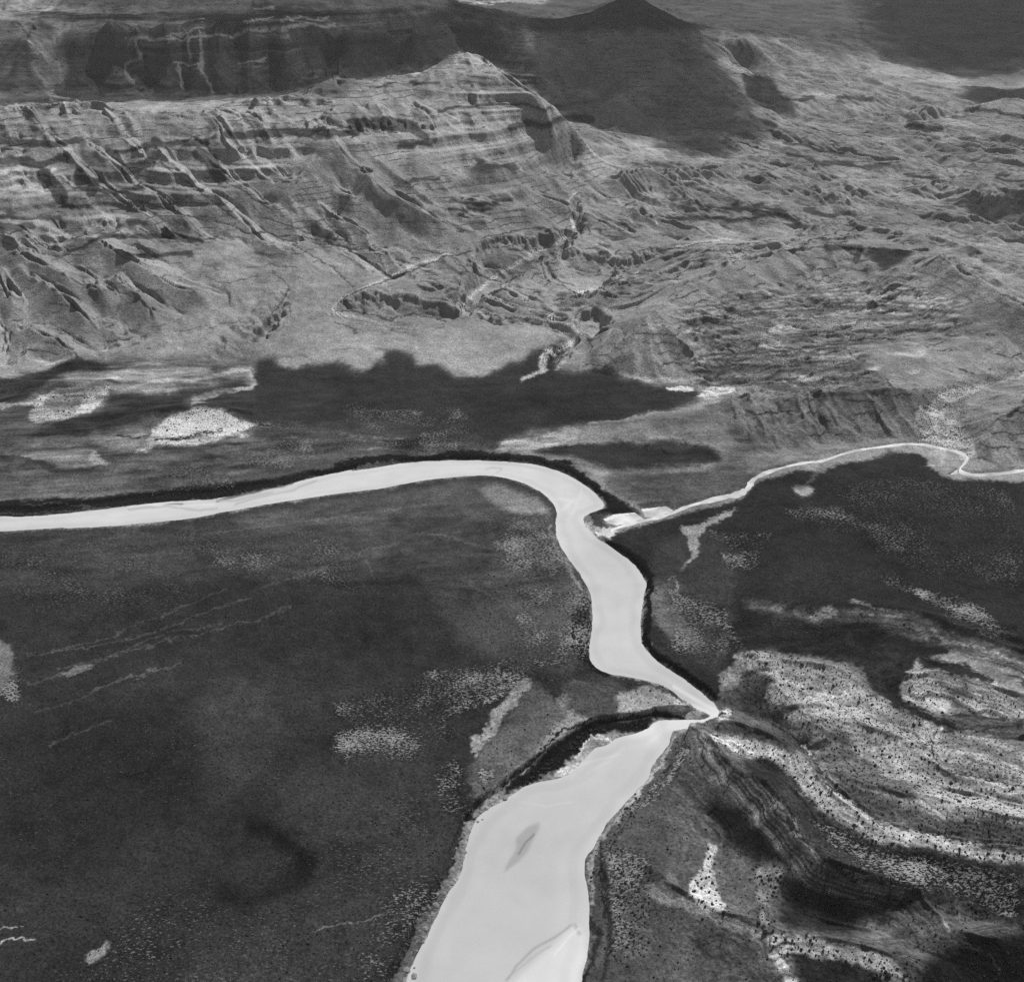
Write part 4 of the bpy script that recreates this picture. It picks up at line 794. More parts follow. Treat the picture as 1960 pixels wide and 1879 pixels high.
def ground_mat():
    m, n = new_mat('desert_ground')
    att = node(n, 'ShaderNodeVertexColor', layer_name='paint'); sep = n.nodes.new('ShaderNodeSeparateColor'); n.links.new(att.outputs[0], sep.inputs[0])
    geo = n.nodes.new('ShaderNodeNewGeometry'); pos = geo.outputs['Position']
    alb, ls, ds = sep.outputs[0], sep.outputs[1], sep.outputs[2]
    sepp = n.nodes.new('ShaderNodeSeparateXYZ'); n.links.new(pos, sepp.inputs[0])
    n1 = noise_(n, pos, .26, 4, .8); n2 = noise_(n, pos, .035, 4, .65)
    k = math_(n, 'MAXIMUM', math_(n, 'MULTIPLY_ADD', n1, 3.6, -.8), .25); k2 = math_(n, 'MULTIPLY_ADD', n2, .8, .6)
    col = math_(n, 'MULTIPLY', alb, math_(n, 'MULTIPLY', k, k2))
    # pale bare patches between the shrubs
    stv = node(n, 'ShaderNodeMapping'); stv.inputs['Rotation'].default_value = (0, 0, .5); stv.inputs['Scale'].default_value = (.6, 1.25, 1); n.links.new(pos, stv.inputs[0])
    nl = noise_(n, stv.outputs[0], .36, 4, .72)
    th = math_(n, 'MULTIPLY_ADD', ls, -.2, .64)
    lm = ss(n, math_(n, 'SUBTRACT', nl, th), 0.0, .035)
    lm = math_(n, 'MULTIPLY', lm, ss(n, ls, .03, .12))
    lightc = math_(n, 'MULTIPLY_ADD', ls, .28, .10)
    mx = n.nodes.new('ShaderNodeMix'); mx.data_type = 'FLOAT'; n.links.new(lm, mx.inputs[0]); n.links.new(col, mx.inputs[2]); n.links.new(math_(n, 'MAXIMUM', lightc, col), mx.inputs[3])
    dk = math_(n, 'MULTIPLY', math_(n, 'SUBTRACT', 1.0, lm), math_(n, 'MULTIPLY', ls, .75))  # darker ground around them: shrub cover and its shade painted in
    # single dark shrubs
    vo = node(n, 'ShaderNodeTexVoronoi', voronoi_dimensions='2D'); vo.inputs['Scale'].default_value = .17; n.links.new(pos, vo.inputs['Vector'])
    sc = n.nodes.new('ShaderNodeSeparateColor'); n.links.new(vo.outputs['Color'], sc.inputs[0])
    rad = math_(n, 'MULTIPLY_ADD', sc.outputs[1], .16, .12)
    dm = math_(n, 'SUBTRACT', 1.0, ss(n, math_(n, 'SUBTRACT', vo.outputs['Distance'], rad), -.03, .05))
    dm = math_(n, 'MULTIPLY', dm, math_(n, 'LESS_THAN', sc.outputs[0], ds))
    mx2 = n.nodes.new('ShaderNodeMix'); mx2.data_type = 'FLOAT'; n.links.new(dm, mx2.inputs[0]); n.links.new(math_(n, 'MULTIPLY', mx.outputs[0], math_(n, 'SUBTRACT', 1.0, dk)), mx2.inputs[2]); mx2.inputs[3].default_value = .028
    comb = n.nodes.new('ShaderNodeCombineColor')
    for q in range(3): n.links.new(mx2.outputs[0], comb.inputs[q])
    bs = n.nodes.new('ShaderNodeBsdfDiffuse'); n.links.new(comb.outputs[0], bs.inputs[0]); bs.inputs[1].default_value = 0.0
    bp = n.nodes.new('ShaderNodeBump'); bp.inputs['Strength'].default_value = 1.0; bp.inputs['Distance'].default_value = 3.0
    nb = noise_(n, pos, .09, 6, .72); hgt = math_(n, 'ADD', math_(n, 'MULTIPLY_ADD', noise_(n, pos, .035, 5, .6), 1.3, nb), math_(n, 'MULTIPLY', n1, .3)); n.links.new(hgt, bp.inputs['Height']); n.links.new(bp.outputs[0], bs.inputs['Normal'])
    out = n.nodes.new('ShaderNodeOutputMaterial'); n.links.new(bs.outputs[0], out.inputs[0])
    return m
def grid_mesh(name, XX, YY, ZZ, col, keep, mat):
    """link the kept cells of a grid as one mesh; col holds three values per vertex"""
    R, Cn = XX.shape
    vi = np.arange(R * Cn, dtype=np.int32).reshape(R, Cn)
    q = np.stack([vi[:-1, :-1], vi[:-1, 1:], vi[1:, 1:], vi[1:, :-1]], -1)[keep]
    used = np.zeros(R * Cn, bool); used[q.ravel()] = True
    new = np.cumsum(used, dtype=np.int32) - 1; q = new[q]
    me = bpy.data.meshes.new(name); nv = int(used.sum()); nf = len(q)
    me.vertices.add(nv); me.loops.add(nf * 4); me.polygons.add(nf)
    co = np.stack([XX.ravel()[used], YY.ravel()[used], ZZ.ravel()[used]], 1).astype(f32)
    me.vertices.foreach_set('co', co.ravel()); me.loops.foreach_set('vertex_index', q.ravel())
    me.polygons.foreach_set('loop_start', np.arange(0, nf * 4, 4, dtype=np.int32))
    me.polygons.foreach_set('use_smooth', np.ones(nf, bool))
    me.update(calc_edges=True)
    at = me.color_attributes.new('paint', 'FLOAT_COLOR', 'POINT')
    cc = np.ones((nv, 4), f32)
    for k in range(3): cc[:, k] = np.broadcast_to(col[k], XX.shape).ravel()[used]
    at.data.foreach_set('color', cc.ravel())
    me.materials.append(mat)
    o = bpy.data.objects.new(name, me); C.objects.link(o)
    return o
gm = ground_mat()
# which named landform each cell belongs to
idm = Sheet(4.0, 0.0)
idm.poly([(-300, 712), (0, 712), (100, 690), (480, 686), (640, 694), (860, 712), (1010, 690), (1160, 704), (1340, 745), (1340, 775), (1130, 806), (960, 856), (1400, 850), (1750, 835), (1840, 870), (2260, 880), (2260, 100), (-300, 100)], 1, 0)
idm.poly([(-300, 470), (0, 470), (250, 500), (480, 480), (560, 330), (640, 272), (900, 320), (1040, 330), (1110, 300), (1080, 222), (900, -80), (-300, -80)], 2, 0)
idm.poly([(1100, 230), (1060, 130), (950, -80), (2260, -80), (2260, 260), (1720, 250), (1440, 260), (1300, 265)], 3, 0)
idm.poly([(1130, 1640), (1290, 1410), (1420, 1245), (1430, 1140), (1600, 1150), (1960, 1250), (2260, 1290), (2260, 2000), (1130, 2000)], 4, 0)
ids = np.round(idm.get(bu, bv)).astype(int)
ids = np.where((ids == 0) & (Y > 2600), 1, ids); ids = np.where((Y > 6000) & (ids != 3), 3, ids)
cid = ids[:-1, :-1]
for k, nm in enumerate(('ground', 'hills', 'canyon_wall', 'mesa', 'folded_hills')):
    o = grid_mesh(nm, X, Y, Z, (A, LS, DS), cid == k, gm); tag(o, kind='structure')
print('terrain meshes', time.time() - T0)

# ------------------------------------------------------------------ water
W_ = Sheet(1.0, 205)
def wp(val, soft, pts, alpha=1.0): W_.poly(pts, val, soft, alpha)
wp(226, 60, [(-300, 980), (700, 870), (1000, 860), (1190, 960), (1100, 1080), (900, 960), (500, 1000), (-300, 1060)])
wp(212, 40, [(1100, 1050), (1260, 1100), (1250, 1300), (1130, 1290)])
wp(172, 4, c8((920, 1250), (950, 1190), (985, 1120), (980, 1060), (1050, 1000), (1120, 975), (1110, 1010), (1080, 1060), (1050, 1130), (1000, 1200)), .8); W_.line(c8((1000, 1150), (1035, 1080), (1080, 1040)), 3, 120, 3, .8)
wp(232, 12, c8((960, 1851), (1060, 1760), (1200, 1640), (1310, 1530), (1370, 1600), (1370, 1720), (1330, 1800), (1330, 1900), (930, 1950)), .9)
W_.line(c8((930, 1840), (980, 1760), (1080, 1670), (1200, 1600), (1290, 1540)), 4, 165, 5, .8); W_.line(c8((960, 1800), (1100, 1700), (1180, 1650)), 3, 185, 4, .8); W_.line(c8((1310, 1540), (1335, 1590)), 6, 165, 6, .6); W_.line(c8((1200, 1700), (1280, 1600), (1330, 1560)), 3, 245, 4, .8)
wp(240, 24, c8((1560, 500), (1750, 420), (1960, 390), (2100, 400), (2000, 470), (1800, 470), (1760, 560)), .8)
wp(240, 10, c9((100, 320), (290, 350), (285, 430), (180, 450), (0, 470), (0, 412), (240, 398)), .9); W_.line(c9((40, 230), (140, 290), (250, 350)), 6, 240, 4, .8)
W_.line(c8((1000, 860), (1150, 880), (1300, 860)), 3, 222, 3, .5); W_.line(c8((1230, 690), (1400, 640), (1560, 600)), 4, 222, 4, .6); W_.line(c8((1580, 560), (1500, 640), (1380, 700)), 5, 222, 8, .4)
for q, wd, v, al in ((((1200, 1010), (1400, 960), (1500, 935), (1600, 915)), 5, 95, .9), (((900, 1035), (960, 1030), (1010, 1030)), 3, 110, .8), (((700, 1055), (900, 1040), (1100, 1065), (1200, 1050)), 3, 190, .9), (((1100, 1005), (1300, 1010), (1500, 960)), 4, 200, .8), (((1300, 1030), (1450, 985), (1600, 950), (1740, 900)), 3, 190, .8), (((200, 1080), (500, 1060), (700, 1040)), 3, 190, .7), (((800, 1030), (1000, 1040), (1180, 1030)), 3, 245, .7)):
    W_.line(c4(*q), wd, v, 3, al)
for q, wd, v, al in ((((820, 835), (860, 825), (910, 830), (880, 850)), 2, 190, .8), (((300, 800), (700, 795), (950, 805), (1200, 850)), 3, 205, .8), (((1200, 1000), (1300, 1010), (1250, 1050)), 6, 240, .6), (((1290, 1080), (1330, 1000), (1340, 950)), 5, 238, .6), (((1360, 1140), (1420, 1200), (1470, 1240)), 4, 200, .7)):
    W_.line(c5(*q), wd, v, 3, al)
def water_mat():
    m, n = new_mat('silty_water')
    att = node(n, 'ShaderNodeVertexColor', layer_name='paint'); sep = n.nodes.new('ShaderNodeSeparateColor'); n.links.new(att.outputs[0], sep.inputs[0])
    geo = n.nodes.new('ShaderNodeNewGeometry'); pos = geo.outputs['Position']
    k = math_(n, 'MULTIPLY_ADD', noise_(n, pos, .03, 4, .6), .12, .94)
    col = math_(n, 'MULTIPLY', sep.outputs[0], k)
    comb = n.nodes.new('ShaderNodeCombineColor')
    for q in range(3): n.links.new(col, comb.inputs[q])
    bs = n.nodes.new('ShaderNodeBsdfPrincipled'); n.links.new(comb.outputs[0], bs.inputs['Base Color']); bs.inputs['Roughness'].default_value = .45; bs.inputs['IOR'].default_value = 1.2
    bp = n.nodes.new('ShaderNodeBump'); bp.inputs['Strength'].default_value = .3; bp.inputs['Distance'].default_value = .4
    n.links.new(noise_(n, pos, .3, 3, .6), bp.inputs['Height']); n.links.new(bp.outputs[0], bs.inputs['Normal'])
    out = n.nodes.new('ShaderNodeOutputMaterial'); n.links.new(bs.outputs[0], out.inputs[0]); return m
wmat = water_mat()
rr = np.nonzero(Y[:, 0] < 2700)[0][-1]
sub = (slice(0, rr, 2), slice(0, None, 2))
wX, wY = X[sub], Y[sub]; wu, wv = gu[sub], gv[sub]
WA = W_.get(wu + fbm(wX, wY, 40, 3) * 5, wv + fbm(wX + 70, wY, 40, 3) * 3) / 255; WA = .83 * ((WA + .055) / 1.055) ** 2.4
wd_ = dR[sub]; WA = WA * (1 + .07 * fbm(wX, wY, 130, 3) + .05 * fbm(wX, wY, 34, 3)); stre = np.clip(1 - wd_ / 60, 0, 1)
WA = WA * (1 + .16 * stre * (bands(wd_ + 9 * fbm(wX, wY, 60, 3), 5.5) - .5))
def dil(m, r): return box(m.astype(f32), r) > .001
riv = Sheet(2.0); riv.poly(RIVER, 1, 0); stm = Sheet(1.0); stm.poly(STREAM_POLY, 1, 0); stm.poly(SPUR, 1, 0, mode='max')
rk = dil(riv.get(wu, wv) > .4, 6)
o = grid_mesh('river', wX, wY, np.zeros_like(wX), (WA, 0, 0), rk[:-1, :-1], wmat); tag(o, kind='structure')
sk = dil(stm.get(wu, wv) > .4, 5) & ~rk
o = grid_mesh('stream', wX, wY, np.full_like(wX, .02), (.60 + .35 * fbm(wX, wY, 22, 3), 0, 0), sk[:-1, :-1], wmat); tag(o, kind='structure')
for q in PONDS:
    ps = Sheet(1.0); ps.poly(q, 1, 0); pk = dil(ps.get(wu, wv) > .4, 2) & ~rk & ~sk
    o = grid_mesh('pond', wX, wY, np.full_like(wX, .02), (.8, 0, 0), pk[:-1, :-1], wmat); tag(o, kind='structure')
print('water', time.time() - T0)

# ------------------------------------------------------------------ shrubs and boulders
LYF = l_f
def zat(x, y):
    a = CU + F * x / (y * CP + H * SP); ia = np.clip((a - a_f[0]) / (a_f[1] - a_f[0]), 0, na - 1.001)
    ir = np.clip(np.interp(np.log(y), l_f, np.arange(nr)), 0, nr - 1.001)
    i = ia.astype(int); j = ir.astype(int); fa = ia - i; fb = ir - j
    return (Z[j, i] * (1 - fa) + Z[j, i + 1] * fa) * (1 - fb) + (Z[j + 1, i] * (1 - fa) + Z[j + 1, i + 1] * fa) * fb
def blob(seed, sub, squash, rough):
    import bmesh
    bm = bmesh.new(); bmesh.ops.create_icosphere(bm, subdivisions=sub, radius=1.0); r = np.random.RandomState(seed)
    V = np.array([v.co[:] for v in bm.verts]); Fc = np.array([[v.index for v in f.verts] for f in bm.faces]); bm.free()
    V = V * (1 + rough * (r.rand(len(V), 1) * 2 - 1)); V[:, 2] *= squash; V[:, 2] += squash * .45
    return V, Fc
def shrub_mat(name, base):
    m, n = new_mat(name); b = node(n, 'ShaderNodeBsdfDiffuse'); geo = n.nodes.new('ShaderNodeNewGeometry')
    v = math_(n, 'MULTIPLY', math_(n, 'MULTIPLY_ADD', noise_(n, geo.outputs['Position'], 1.6, 3, .7), 1.4, .3), base)
    comb = n.nodes.new('ShaderNodeCombineColor')
    for q in range(3): n.links.new(v, comb.inputs[q])
    n.links.new(comb.outputs[0], b.inputs[0]); n.links.new(b.outputs[0], n.nodes.new('ShaderNodeOutputMaterial').inputs[0]); return m
smat = shrub_mat('creosote_leaves', .035); bmat = shrub_mat('clay_boulder', .24)
# traced growing places: (polygon, spacing m, share, radius m, label)
ZONES = [
 (c9((225, 1100), (262, 1100), (265, 1180), (250, 1290), (300, 1380), (315, 1480), (200, 1470), (110, 1370), (160, 1270), (200, 1200)), 5.5, .8, 1.35, 'dark round shrub on the pale sandy triangle right of the lower river'),
 (c9((560, 1590), (700, 1600), (1000, 1640), (1150, 1690), (1350, 1830), (1340, 1880), (1100, 1800), (900, 1740), (700, 1700), (640, 1720), (560, 1700)), 5, .75, 1.2, 'dark shrub on the bright curved sand ridge along the bottom edge'),
 (c9((460, 1200), (660, 1220), (600, 1400), (580, 1590), (480, 1590), (510, 1400)), 4.5, .8, 1.2, 'dark shrub crowding the pale gully left of the dark slope'),
 (c8((1500, 1120), (1740, 1180), (1730, 1400), (1700, 1720), (1470, 1740), (1500, 1400)), 5, .7, 1.1, 'dark shrub dotted over the grey flat beside the lower river bank'),
 (c8((1400, 1150), (1470, 1100), (1440, 1300), (1430, 1430), (1390, 1350)), 5, .7, 1.1, 'dark shrub on the pale sand strip at the water edge'),
 (c8((1850, 500), (1900, 560), (1760, 800), (1560, 1040), (1430, 1120), (1600, 850), (1760, 700)), 5, .6, 1.2, 'dark shrub on the right river bank below the narrows'),
 (c9((250, 490), (400, 500), (600, 560), (750, 620), (850, 740), (1000, 850), (1150, 950), (1250, 1010), (1500, 1045), (1800, 1100), (1960, 1150), (2100, 1200), (2100, 1250), (1960, 1200), (1700, 1175), (1300, 1110), (1150, 1080), (950, 980), (800, 870), (700, 760), (640, 670), (500, 620), (380, 600), (260, 530)), 5, .85, 1.05, 'dark shrub on the long bright ridge curving to the right edge'),
 (c9((400, 60), (550, 40), (800, 90), (1000, 150), (1080, 230), (1180, 290), (1300, 370), (1450, 400), (1500, 470), (1700, 480), (1960, 560), (2200, 700), (2200, 1100), (1960, 1100), (1500, 1030), (1180, 980), (1100, 900), (900, 780), (800, 600), (780, 520), (640, 430), (450, 300), (400, 200)), 5.5, .8, 1.05, 'dark shrub among many on the pale rolling slope at right'),
 (c9((1300, 180), (1400, 130), (1700, 190), (1960, 290), (2200, 350), (2200, 500), (1960, 400), (1500, 370), (1330, 330), (1290, 260)), 6, .7, 1.05, 'dark shrub on the pale layered knoll at the right edge'),
 (c9((700, 760), (950, 990), (1300, 1120), (1960, 1220), (2200, 1300), (2200, 1640), (1960, 1560), (1400, 1420), (1000, 1310), (850, 1180)), 5, .55, 1.0, 'dark shrub on the grey hillside below the bright ridge'),
 (c9((1000, 1740), (1350, 1650), (1900, 1640), (2100, 2000), (1100, 2000)), 5.5, .5, 1.1, 'dark shrub in the shaded ground at the bottom right corner'),
 (c8((1010, 760), (1240, 560), (1330, 500), (1440, 440), (1500, 440), (1480, 480), (1400, 495), (1310, 585), (1190, 685), (1060, 745)), 4.2, .8, 1.8, 'bushy dark thicket tree below the curved scarp'),
 (c5((1290, 1640), (1380, 1560), (1395, 1850), (1300, 1851)), 5, .7, 1.8, 'dark bush on the narrow bench at the river bend'),
 (c4((840, 640), (850, 590), (930, 530), (1050, 495), (1150, 500), (1250, 535), (1400, 600), (1200, 660), (900, 720), (740, 750)), 14, .4, 1.8, 'dark bush on the white dune beyond the river'),
 (c4((150, 570), (200, 440), (600, 390), (600, 440), (500, 510), (350, 570)), 13, .45, 1.8, 'dark bush on the pale sand island at far left'),
]
rsh = np.random.RandomState(11); PTS = []
for zi, (poly, sp, share, rad, lab) in enumerate(ZONES):
    m = Sheet(2.0); m.poly(poly, 1, 3)
    w_ = np.array([pick(u, v)[:2] for u, v in poly]); lo, hi = w_.min(0) - 10, w_.max(0) + 10
    gx_, gy_ = np.meshgrid(np.arange(lo[0], hi[0], sp), np.arange(lo[1], hi[1], sp)); x = gx_.ravel() + (rsh.rand(gx_.size) - .5) * sp * 1.5; y = gy_.ravel() + (rsh.rand(gx_.size) - .5) * sp * 1.5
    y = np.maximum(y, 620); z = zat(x, y); u, v = project(x, y, z)
    k = (rsh.rand(len(x)) < share * m.get(u, v) * np.clip(1 + 1.0 * fbm(x, y, 22, 2), 0, 2)) & (z > .4) & (u > -150) & (u < 2110) & (v < 1990)
    r = rad * np.exp(rsh.randn(len(x)) * .33) * .82
    for q in np.nonzero(k)[0]: PTS.append((x[q], y[q], z[q], r[q], zi, u[q], v[q]))
# loose cover of smaller shrubs on the dark plains near the camera
gx_, gy_ = np.meshgrid(np.arange(-700, 620, 6.5), np.arange(640, 1500, 6.5)); x = gx_.ravel() + (rsh.rand(gx_.size) - .5) * 9; y = gy_.ravel() + (rsh.rand(gx_.size) - .5) * 9
z = zat(x, y); u, v = project(x, y, z); k = (rsh.rand(len(x)) < .30 + .3 * fbm(x, y, 60, 3)) & (z > 5) & (u > -100) & (u < 2060) & (v < 1960)
EXTRA = [(x[q], y[q], z[q], .9 * math.exp(rsh.randn() * .3)) for q in np.nonzero(k)[0]]
PTS = np.array(PTS); dist = np.sqrt(PTS[:, 0] ** 2 + PTS[:, 1] ** 2 + (PTS[:, 2] - H) ** 2); vis = (PTS[:, 5] > 4) & (PTS[:, 5] < 1956) & (PTS[:, 6] < 1874)
rank = np.argsort(-(PTS[:, 3] / dist) * vis); mine = rank[:296]; rest = rank[296:]
MB = [blob(20 + k, 1, .75, .26) for k in range(6)]
protos = []
for k, (V, Fc) in enumerate([blob(40 + k, 2, .75, .24) for k in range(5)]):
    me = bpy.data.meshes.new('shrub'); me.from_pydata(V.tolist(), [], Fc.tolist()); me.update(); me.materials.append(smat); protos.append(me)
rad_mid = {z_: np.median(PTS[[m_ for m_ in mine if PTS[m_, 4] == z_], 3]) for z_ in (3, 7, 12)}
mid_v = {z_: np.median(PTS[[m_ for m_ in mine if PTS[m_, 4] == z_], 6]) for z_ in (3, 7, 12)}
for q in mine:
    x, y, z, r, zi = PTS[q, :5]; tree = int(zi) in (11,)
    o = bpy.data.objects.new('thicket_tree' if tree else 'shrub', protos[q % 5]); C.objects.link(o)
    o.location = (x, y, z - .15 * r); o.scale = (r, r, r * (1.2 if tree else 1)); o.rotation_euler = (0, 0, float(q))
    lab = ZONES[int(zi)][4]; uu, vv = PTS[q, 5:7]; grp = 'shrubs: ' + lab.split(' ', 2)[2]
    if tree:
        grp = 'thicket trees under the scarp'; bigger = 'big bushy' if r > 2.2 else 'small bushy'
        lab = bigger + (' dark tree at the upper narrow end of the thicket under the scarp' if uu > 1120 else ' dark tree in the middle of the thicket under the scarp' if uu > 1035 else ' dark tree at the lower left end of the thicket under the scarp')
    else:
        if int(zi) in (3, 7, 12): lab = lab.replace('dark', 'large dark' if r > rad_mid[int(zi)] else 'little dark', 1) + (', its upper part' if vv < mid_v[int(zi)] else ', its lower part')
    tag(o, lab, 'tree' if tree else 'shrub', grp)
def scatter_mesh(name, pts, mat):
    Vs, Fs, off = [], [], 0
    pts = np.array(pts)
    for k, (V, Fc) in enumerate(MB):
        p = pts[k::6]; a = np.arange(len(p)) * 2.4; ca, sa = np.cos(a), np.sin(a); r = p[:, 3]
        vx = p[:, 0:1] + r[:, None] * (V[None, :, 0] * ca[:, None] - V[None, :, 1] * sa[:, None]); vy = p[:, 1:2] + r[:, None] * (V[None, :, 0] * sa[:, None] + V[None, :, 1] * ca[:, None])
        vz = p[:, 2:3] - .15 * r[:, None] + r[:, None] * V[None, :, 2]
        Vs.append(np.stack([vx, vy, vz], -1).reshape(-1, 3)); Fs.append((Fc[None] + (np.arange(len(p)) * len(V))[:, None, None]).reshape(-1, 3) + off); off += len(p) * len(V)
    V = np.concatenate(Vs).astype(f32); Fc = np.concatenate(Fs).astype(np.int32); me = bpy.data.meshes.new(name)
    me.vertices.add(len(V)); me.loops.add(len(Fc) * 3); me.polygons.add(len(Fc)); me.vertices.foreach_set('co', V.ravel()); me.loops.foreach_set('vertex_index', Fc.ravel())
    me.polygons.foreach_set('loop_start', np.arange(0, len(Fc) * 3, 3, dtype=np.int32)); me.update(calc_edges=True); me.materials.append(mat)
    o = bpy.data.objects.new(name, me); C.objects.link(o); return o
o = scatter_mesh('desert_shrubs', [tuple(PTS[q, :4]) for q in rest], smat); tag(o, kind='stuff')
o = scatter_mesh('scrub_cover', EXTRA, smat); tag(o, kind='stuff')
print('shrubs', len(PTS), len(EXTRA), time.time() - T0)
# boulders of caved-in bank along the left side of the lower river
bl = np.array(c8((395, 1800), (450, 1660), (520, 1520), (575, 1420), (640, 1290), (680, 1180), (705, 1060), (760, 950), (860, 870), (930, 825)))
bp_ = [blob(70 + k, 1, .5, .3) for k in range(4)]; bms = []
for V, Fc in bp_:
    me = bpy.data.meshes.new('boulder'); me.from_pydata(V.tolist(), [], Fc.tolist()); me.update(); me.materials.append(bmat); bms.append(me)
seg = np.linspace(0, len(bl) - 1.001, 46)
for k, t in enumerate(seg):
    i = int(t); p = bl[i] + (bl[i + 1] - bl[i]) * (t - i) + rsh.randn(2) * (5.5, 6) - (5, 0)
    x, y = unproj(p[0], p[1], 3.0); z = float(zat(np.array([x]), np.array([y]))[0]); r = 1.1 + 3.4 * rsh.rand() ** 2
    o = bpy.data.objects.new('boulder', bms[k % 4]); C.objects.link(o); o.location = (x, y, max(z, 0) - .3 * r); o.scale = (r * 1.3, r, r); o.rotation_euler = (0, 0, k * 1.7)
    tag(o, ('big' if r > 2.2 else 'small') + ' grey boulder on the left bank ' + ('near the bottom edge of the photo' if k < 12 else 'halfway up the wide lower reach' if k < 24 else 'across from the sand island' if k < 36 else 'just below the end of the curved scarp'), 'boulder', 'boulders along the left bank of the lower river')

# ------------------------------------------------------------------ clouds above the country out of view, outlined by the shadows they throw on the far walls
def cloud_mat(nm='cloud_white', thin=.15):
    m, n = new_mat(nm); b = node(n, 'ShaderNodeBsdfDiffuse'); tb = n.nodes.new('ShaderNodeBsdfTransparent'); mx = n.nodes.new('ShaderNodeMixShader')
    ea = node(n, 'ShaderNodeVertexColor', layer_name='rim'); se = n.nodes.new('ShaderNodeSeparateColor'); n.links.new(ea.outputs[0], se.inputs[0]); b.inputs[0].default_value = (.8, .8, .8, 1)
    geo = n.nodes.new('ShaderNodeNewGeometry'); bp = n.nodes.new('ShaderNodeBump'); bp.inputs['Distance'].default_value = 30
    n.links.new(noise_(n, geo.outputs['Position'], .01, 4), bp.inputs['Height']); n.links.new(bp.outputs[0], b.inputs['Normal'])
    al = ss(n, math_(n, 'MULTIPLY_ADD', noise_(n, geo.outputs['Position'], .006, 5, .7), .9, math_(n, 'SUBTRACT', se.outputs[0], .45)),   .66, 1.05)
    n.links.new(math_(n, 'MAXIMUM', al, thin), mx.inputs[0]); n.links.new(b.outputs[0], mx.inputs[1]); n.links.new(tb.outputs[0], mx.inputs[2])
    out = n.nodes.new('ShaderNodeOutputMaterial'); n.links.new(mx.outputs[0], out.inputs[0]); return m
cm = cloud_mat(); cm2 = cloud_mat('cloud_thin', .38)
def shade_cloud(pts, z0=2300, world_pts=None, seed=0):
    """a flat-bottomed cumulus whose shadow falls on the traced patch"""
    P = []
    for k in range(len(pts)):
        x, y, z = pick(*pts[k]) if world_pts is None else (*pts[k], world_pts)
        t = (z0 - z) / SUN[2]; P.append((x + SUN[0] * t, y + SUN[1] * t))
    P = np.array(P); c = P.mean(0); q = P - c; NAng, NR = 120, 14
    th = np.linspace(0, 2 * math.pi, NAng, endpoint=False); rad = np.zeros(NAng)
    E = np.roll(q, -1, 0) - q
    for k, t in enumerate(th):
        d = np.array([math.cos(t), math.sin(t)]); best = 0
        for a, e in zip(q, E):
            den = d[0] * e[1] - d[1] * e[0]
            if abs(den) < 1e-9: continue
            r = (a[0] * e[1] - a[1] * e[0]) / den; s_ = (a[0] * d[1] - a[1] * d[0]) / den
            if r > 0 and -1e-6 <= s_ <= 1 + 1e-6: best = max(best, r)
        rad[k] = best
    size = math.sqrt(rad.mean() ** 2)
    V = [(c[0], c[1], z0 + size * .35)]; Fc = []
    R_ = np.concatenate([np.linspace(0, 1, NR)[1:], [.8, .4]])
    for j, r in enumerate(R_):
        for k, t in enumerate(th):
            wob = 1.06 + .16 * float(fbm(np.array([math.cos(t) * 4 + seed]), np.array([math.sin(t) * 4 + seed]), .8, 5, .7)[0]) * min(r * 1.4, 1)
            rr = rad[k] * r * wob; x = c[0] + rr * math.cos(t); y = c[1] + rr * math.sin(t)
            if j < NR - 1: z = z0 + (size * .35) * math.sqrt(max(1 - r * r, 0)) * (1 + .7 * float(fbm(np.array([x]), np.array([y]), size * .5, 4)[0]))
            else: z = z0 - 8
            V.append((x, y, z))
    for k in range(NAng): Fc.append((0, 1 + k, 1 + (k + 1) % NAng))
    for j in range(len(R_) - 1):
        for k in range(NAng):
            a = 1 + j * NAng; Fc.append((a + k, a + NAng + k, a + NAng + (k + 1) % NAng, a + (k + 1) % NAng))
    Fc.append(tuple(1 + (len(R_) - 1) * NAng + k for k in range(NAng))[::-1])
    me = bpy.data.meshes.new('shade_cloud'); me.from_pydata(V, [], Fc); me.update()
    for p in me.polygons: p.use_smooth = True
    at = me.color_attributes.new('rim', 'FLOAT_COLOR', 'POINT'); cc = np.zeros((len(V), 4), f32); cc[1:, 0] = np.repeat(R_, NAng); at.data.foreach_set('color', cc.ravel())
    me.materials.append(cm2 if seed in (1, 2, 8) else cm); o = bpy.data.objects.new('shade_cloud', me); C.objects.link(o); tag(o, kind='structure'); return o
# added over the wall left of the gap to darken it
shade_cloud([(-1930, 4160), (-1500, 4180), (-1150, 4220), (-640, 4300), (-330, 4480), (-60, 4660), (150, 5500), (300, 6700), (-1200, 7600), (-2900, 7600), (-2050, 5000)], world_pts=380, seed=1)
shade_cloud([(-3000, 3900), (-1960, 3950), (-1900, 4150), (-2080, 4600), (-2300, 5200), (-3600, 5400)], world_pts=400, seed=2)
shade_cloud([(0, 6200), (120, 5600), (250, 5100), (440, 4980), (640, 4850), (880, 4720), (1180, 4900), (1260, 5300), (1180, 5900), (1100, 6500), (1000, 7500), (450, 7600), (180, 6900)], world_pts=260, seed=3)
shade_cloud([(1835, 385), (1880, 375), (1905, 388), (1930, 370), (2000, 350), (2100, 360), (2080, 420), (1960, 412), (1880, 418), (1850, 405)], z0=1900, seed=4)
shade_cloud([(1655, 478), (1690, 470), (1750, 472), (1745, 492), (1700, 510), (1670, 495)], z0=1500, seed=5)
shade_cloud([(1415, 135), (1470, 140), (1500, 175), (1530, 215), (1480, 215), (1430, 170)], z0=1900, seed=6)
shade_cloud([(1820, 185), (1850, 165), (1960, 165), (2100, 160), (2100, 192), (1960, 194), (1850, 198)], z0=1900, seed=7)
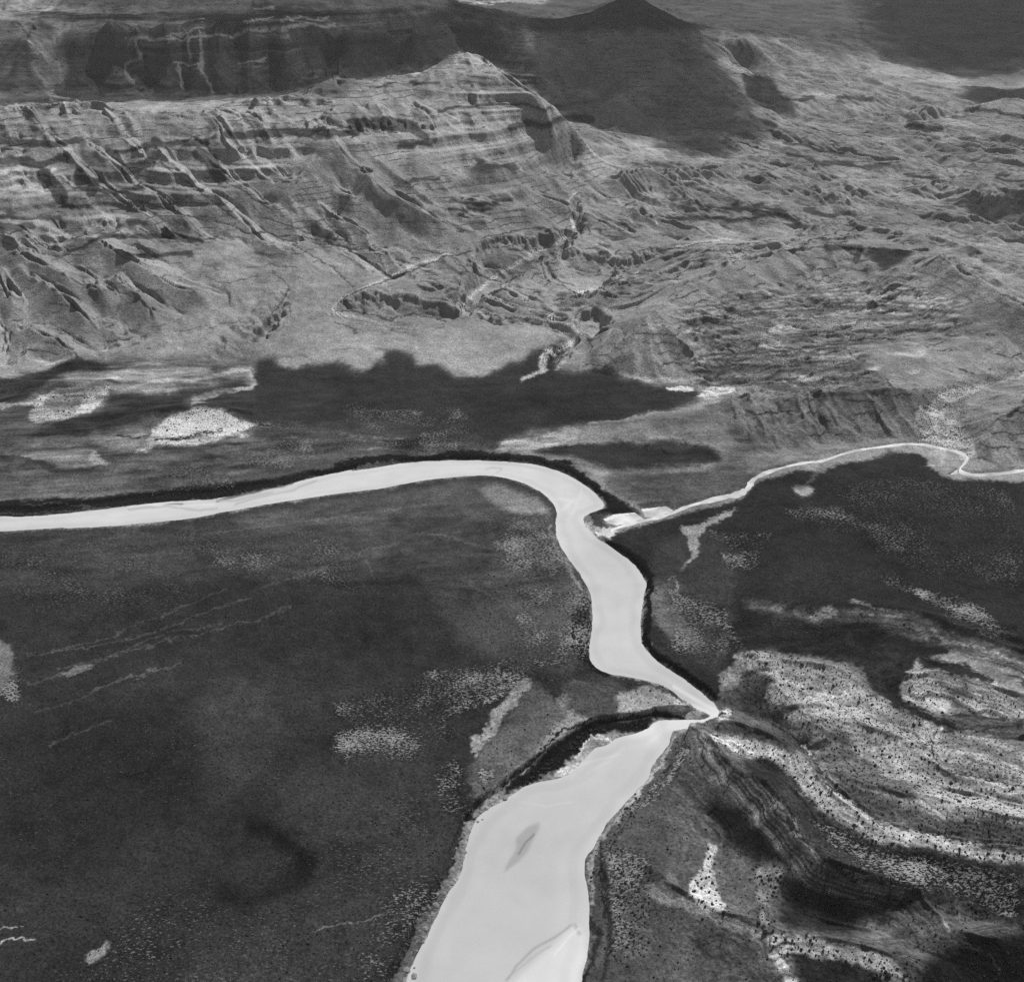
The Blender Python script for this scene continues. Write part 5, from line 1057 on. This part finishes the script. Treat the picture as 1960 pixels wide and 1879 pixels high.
shade_cloud([(1640, -60), (2400, -60), (2400, 130), (2300, 130), (1960, 130), (1860, 140), (1760, 120), (1690, 100), (1650, 20)], z0=2600, seed=8)
shade_cloud([(905, 308), (950, 303), (995, 312), (990, 330), (930, 325)], z0=1500, seed=9)
# ------------------------------------------------------------------ haze
gp = bpy.data.meshes.new('far_plain'); gp.from_pydata([(-26000, -4000, -6), (26000, -4000, -6), (26000, 42000, -6), (-26000, 42000, -6)], [], [(0, 1, 2, 3)]); gp.update()
fm, fn = new_mat('far_plain_soil'); fb = fn.nodes.new('ShaderNodeBsdfDiffuse'); fb.inputs[0].default_value = (.13, .13, .13, 1)
fc = fn.nodes.new('ShaderNodeCombineColor'); fg = fn.nodes.new('ShaderNodeNewGeometry'); fv_ = math_(fn, 'MULTIPLY', noise_(fn, fg.outputs['Position'], .004, 6, .7), .2)
for q in range(3): fn.links.new(fv_, fc.inputs[q])
fn.links.new(fc.outputs[0], fb.inputs[0]); fn.links.new(fb.outputs[0], fn.nodes.new('ShaderNodeOutputMaterial').inputs[0]); gp.materials.append(fm)
go = bpy.data.objects.new('far_plain', gp); C.objects.link(go); tag(go, kind='structure')
hx = bpy.data.meshes.new('haze')
b0, b1 = (-27000, -5000, -8), (27000, 43000, 1060)
hv = [(x, y, z) for x in (b0[0], b1[0]) for y in (b0[1], b1[1]) for z in (b0[2], b1[2])]
hx.from_pydata(hv, [], [(0, 1, 3, 2), (4, 6, 7, 5), (0, 4, 5, 1), (2, 3, 7, 6), (0, 2, 6, 4), (1, 5, 7, 3)]); hx.update()
ho = bpy.data.objects.new('haze', hx); C.objects.link(ho); tag(ho, kind='stuff')
hm, hn = new_mat('thin_haze'); pv = hn.nodes.new('ShaderNodeVolumePrincipled'); pv.inputs['Density'].default_value = 1.6e-5; pv.inputs['Color'].default_value = (.9, .9, .9, 1)
pv.inputs['Anisotropy'].default_value = 0.0
hn.links.new(pv.outputs[0], hn.nodes.new('ShaderNodeOutputMaterial').inputs['Volume']); hx.materials.append(hm)
print('done', time.time() - T0)
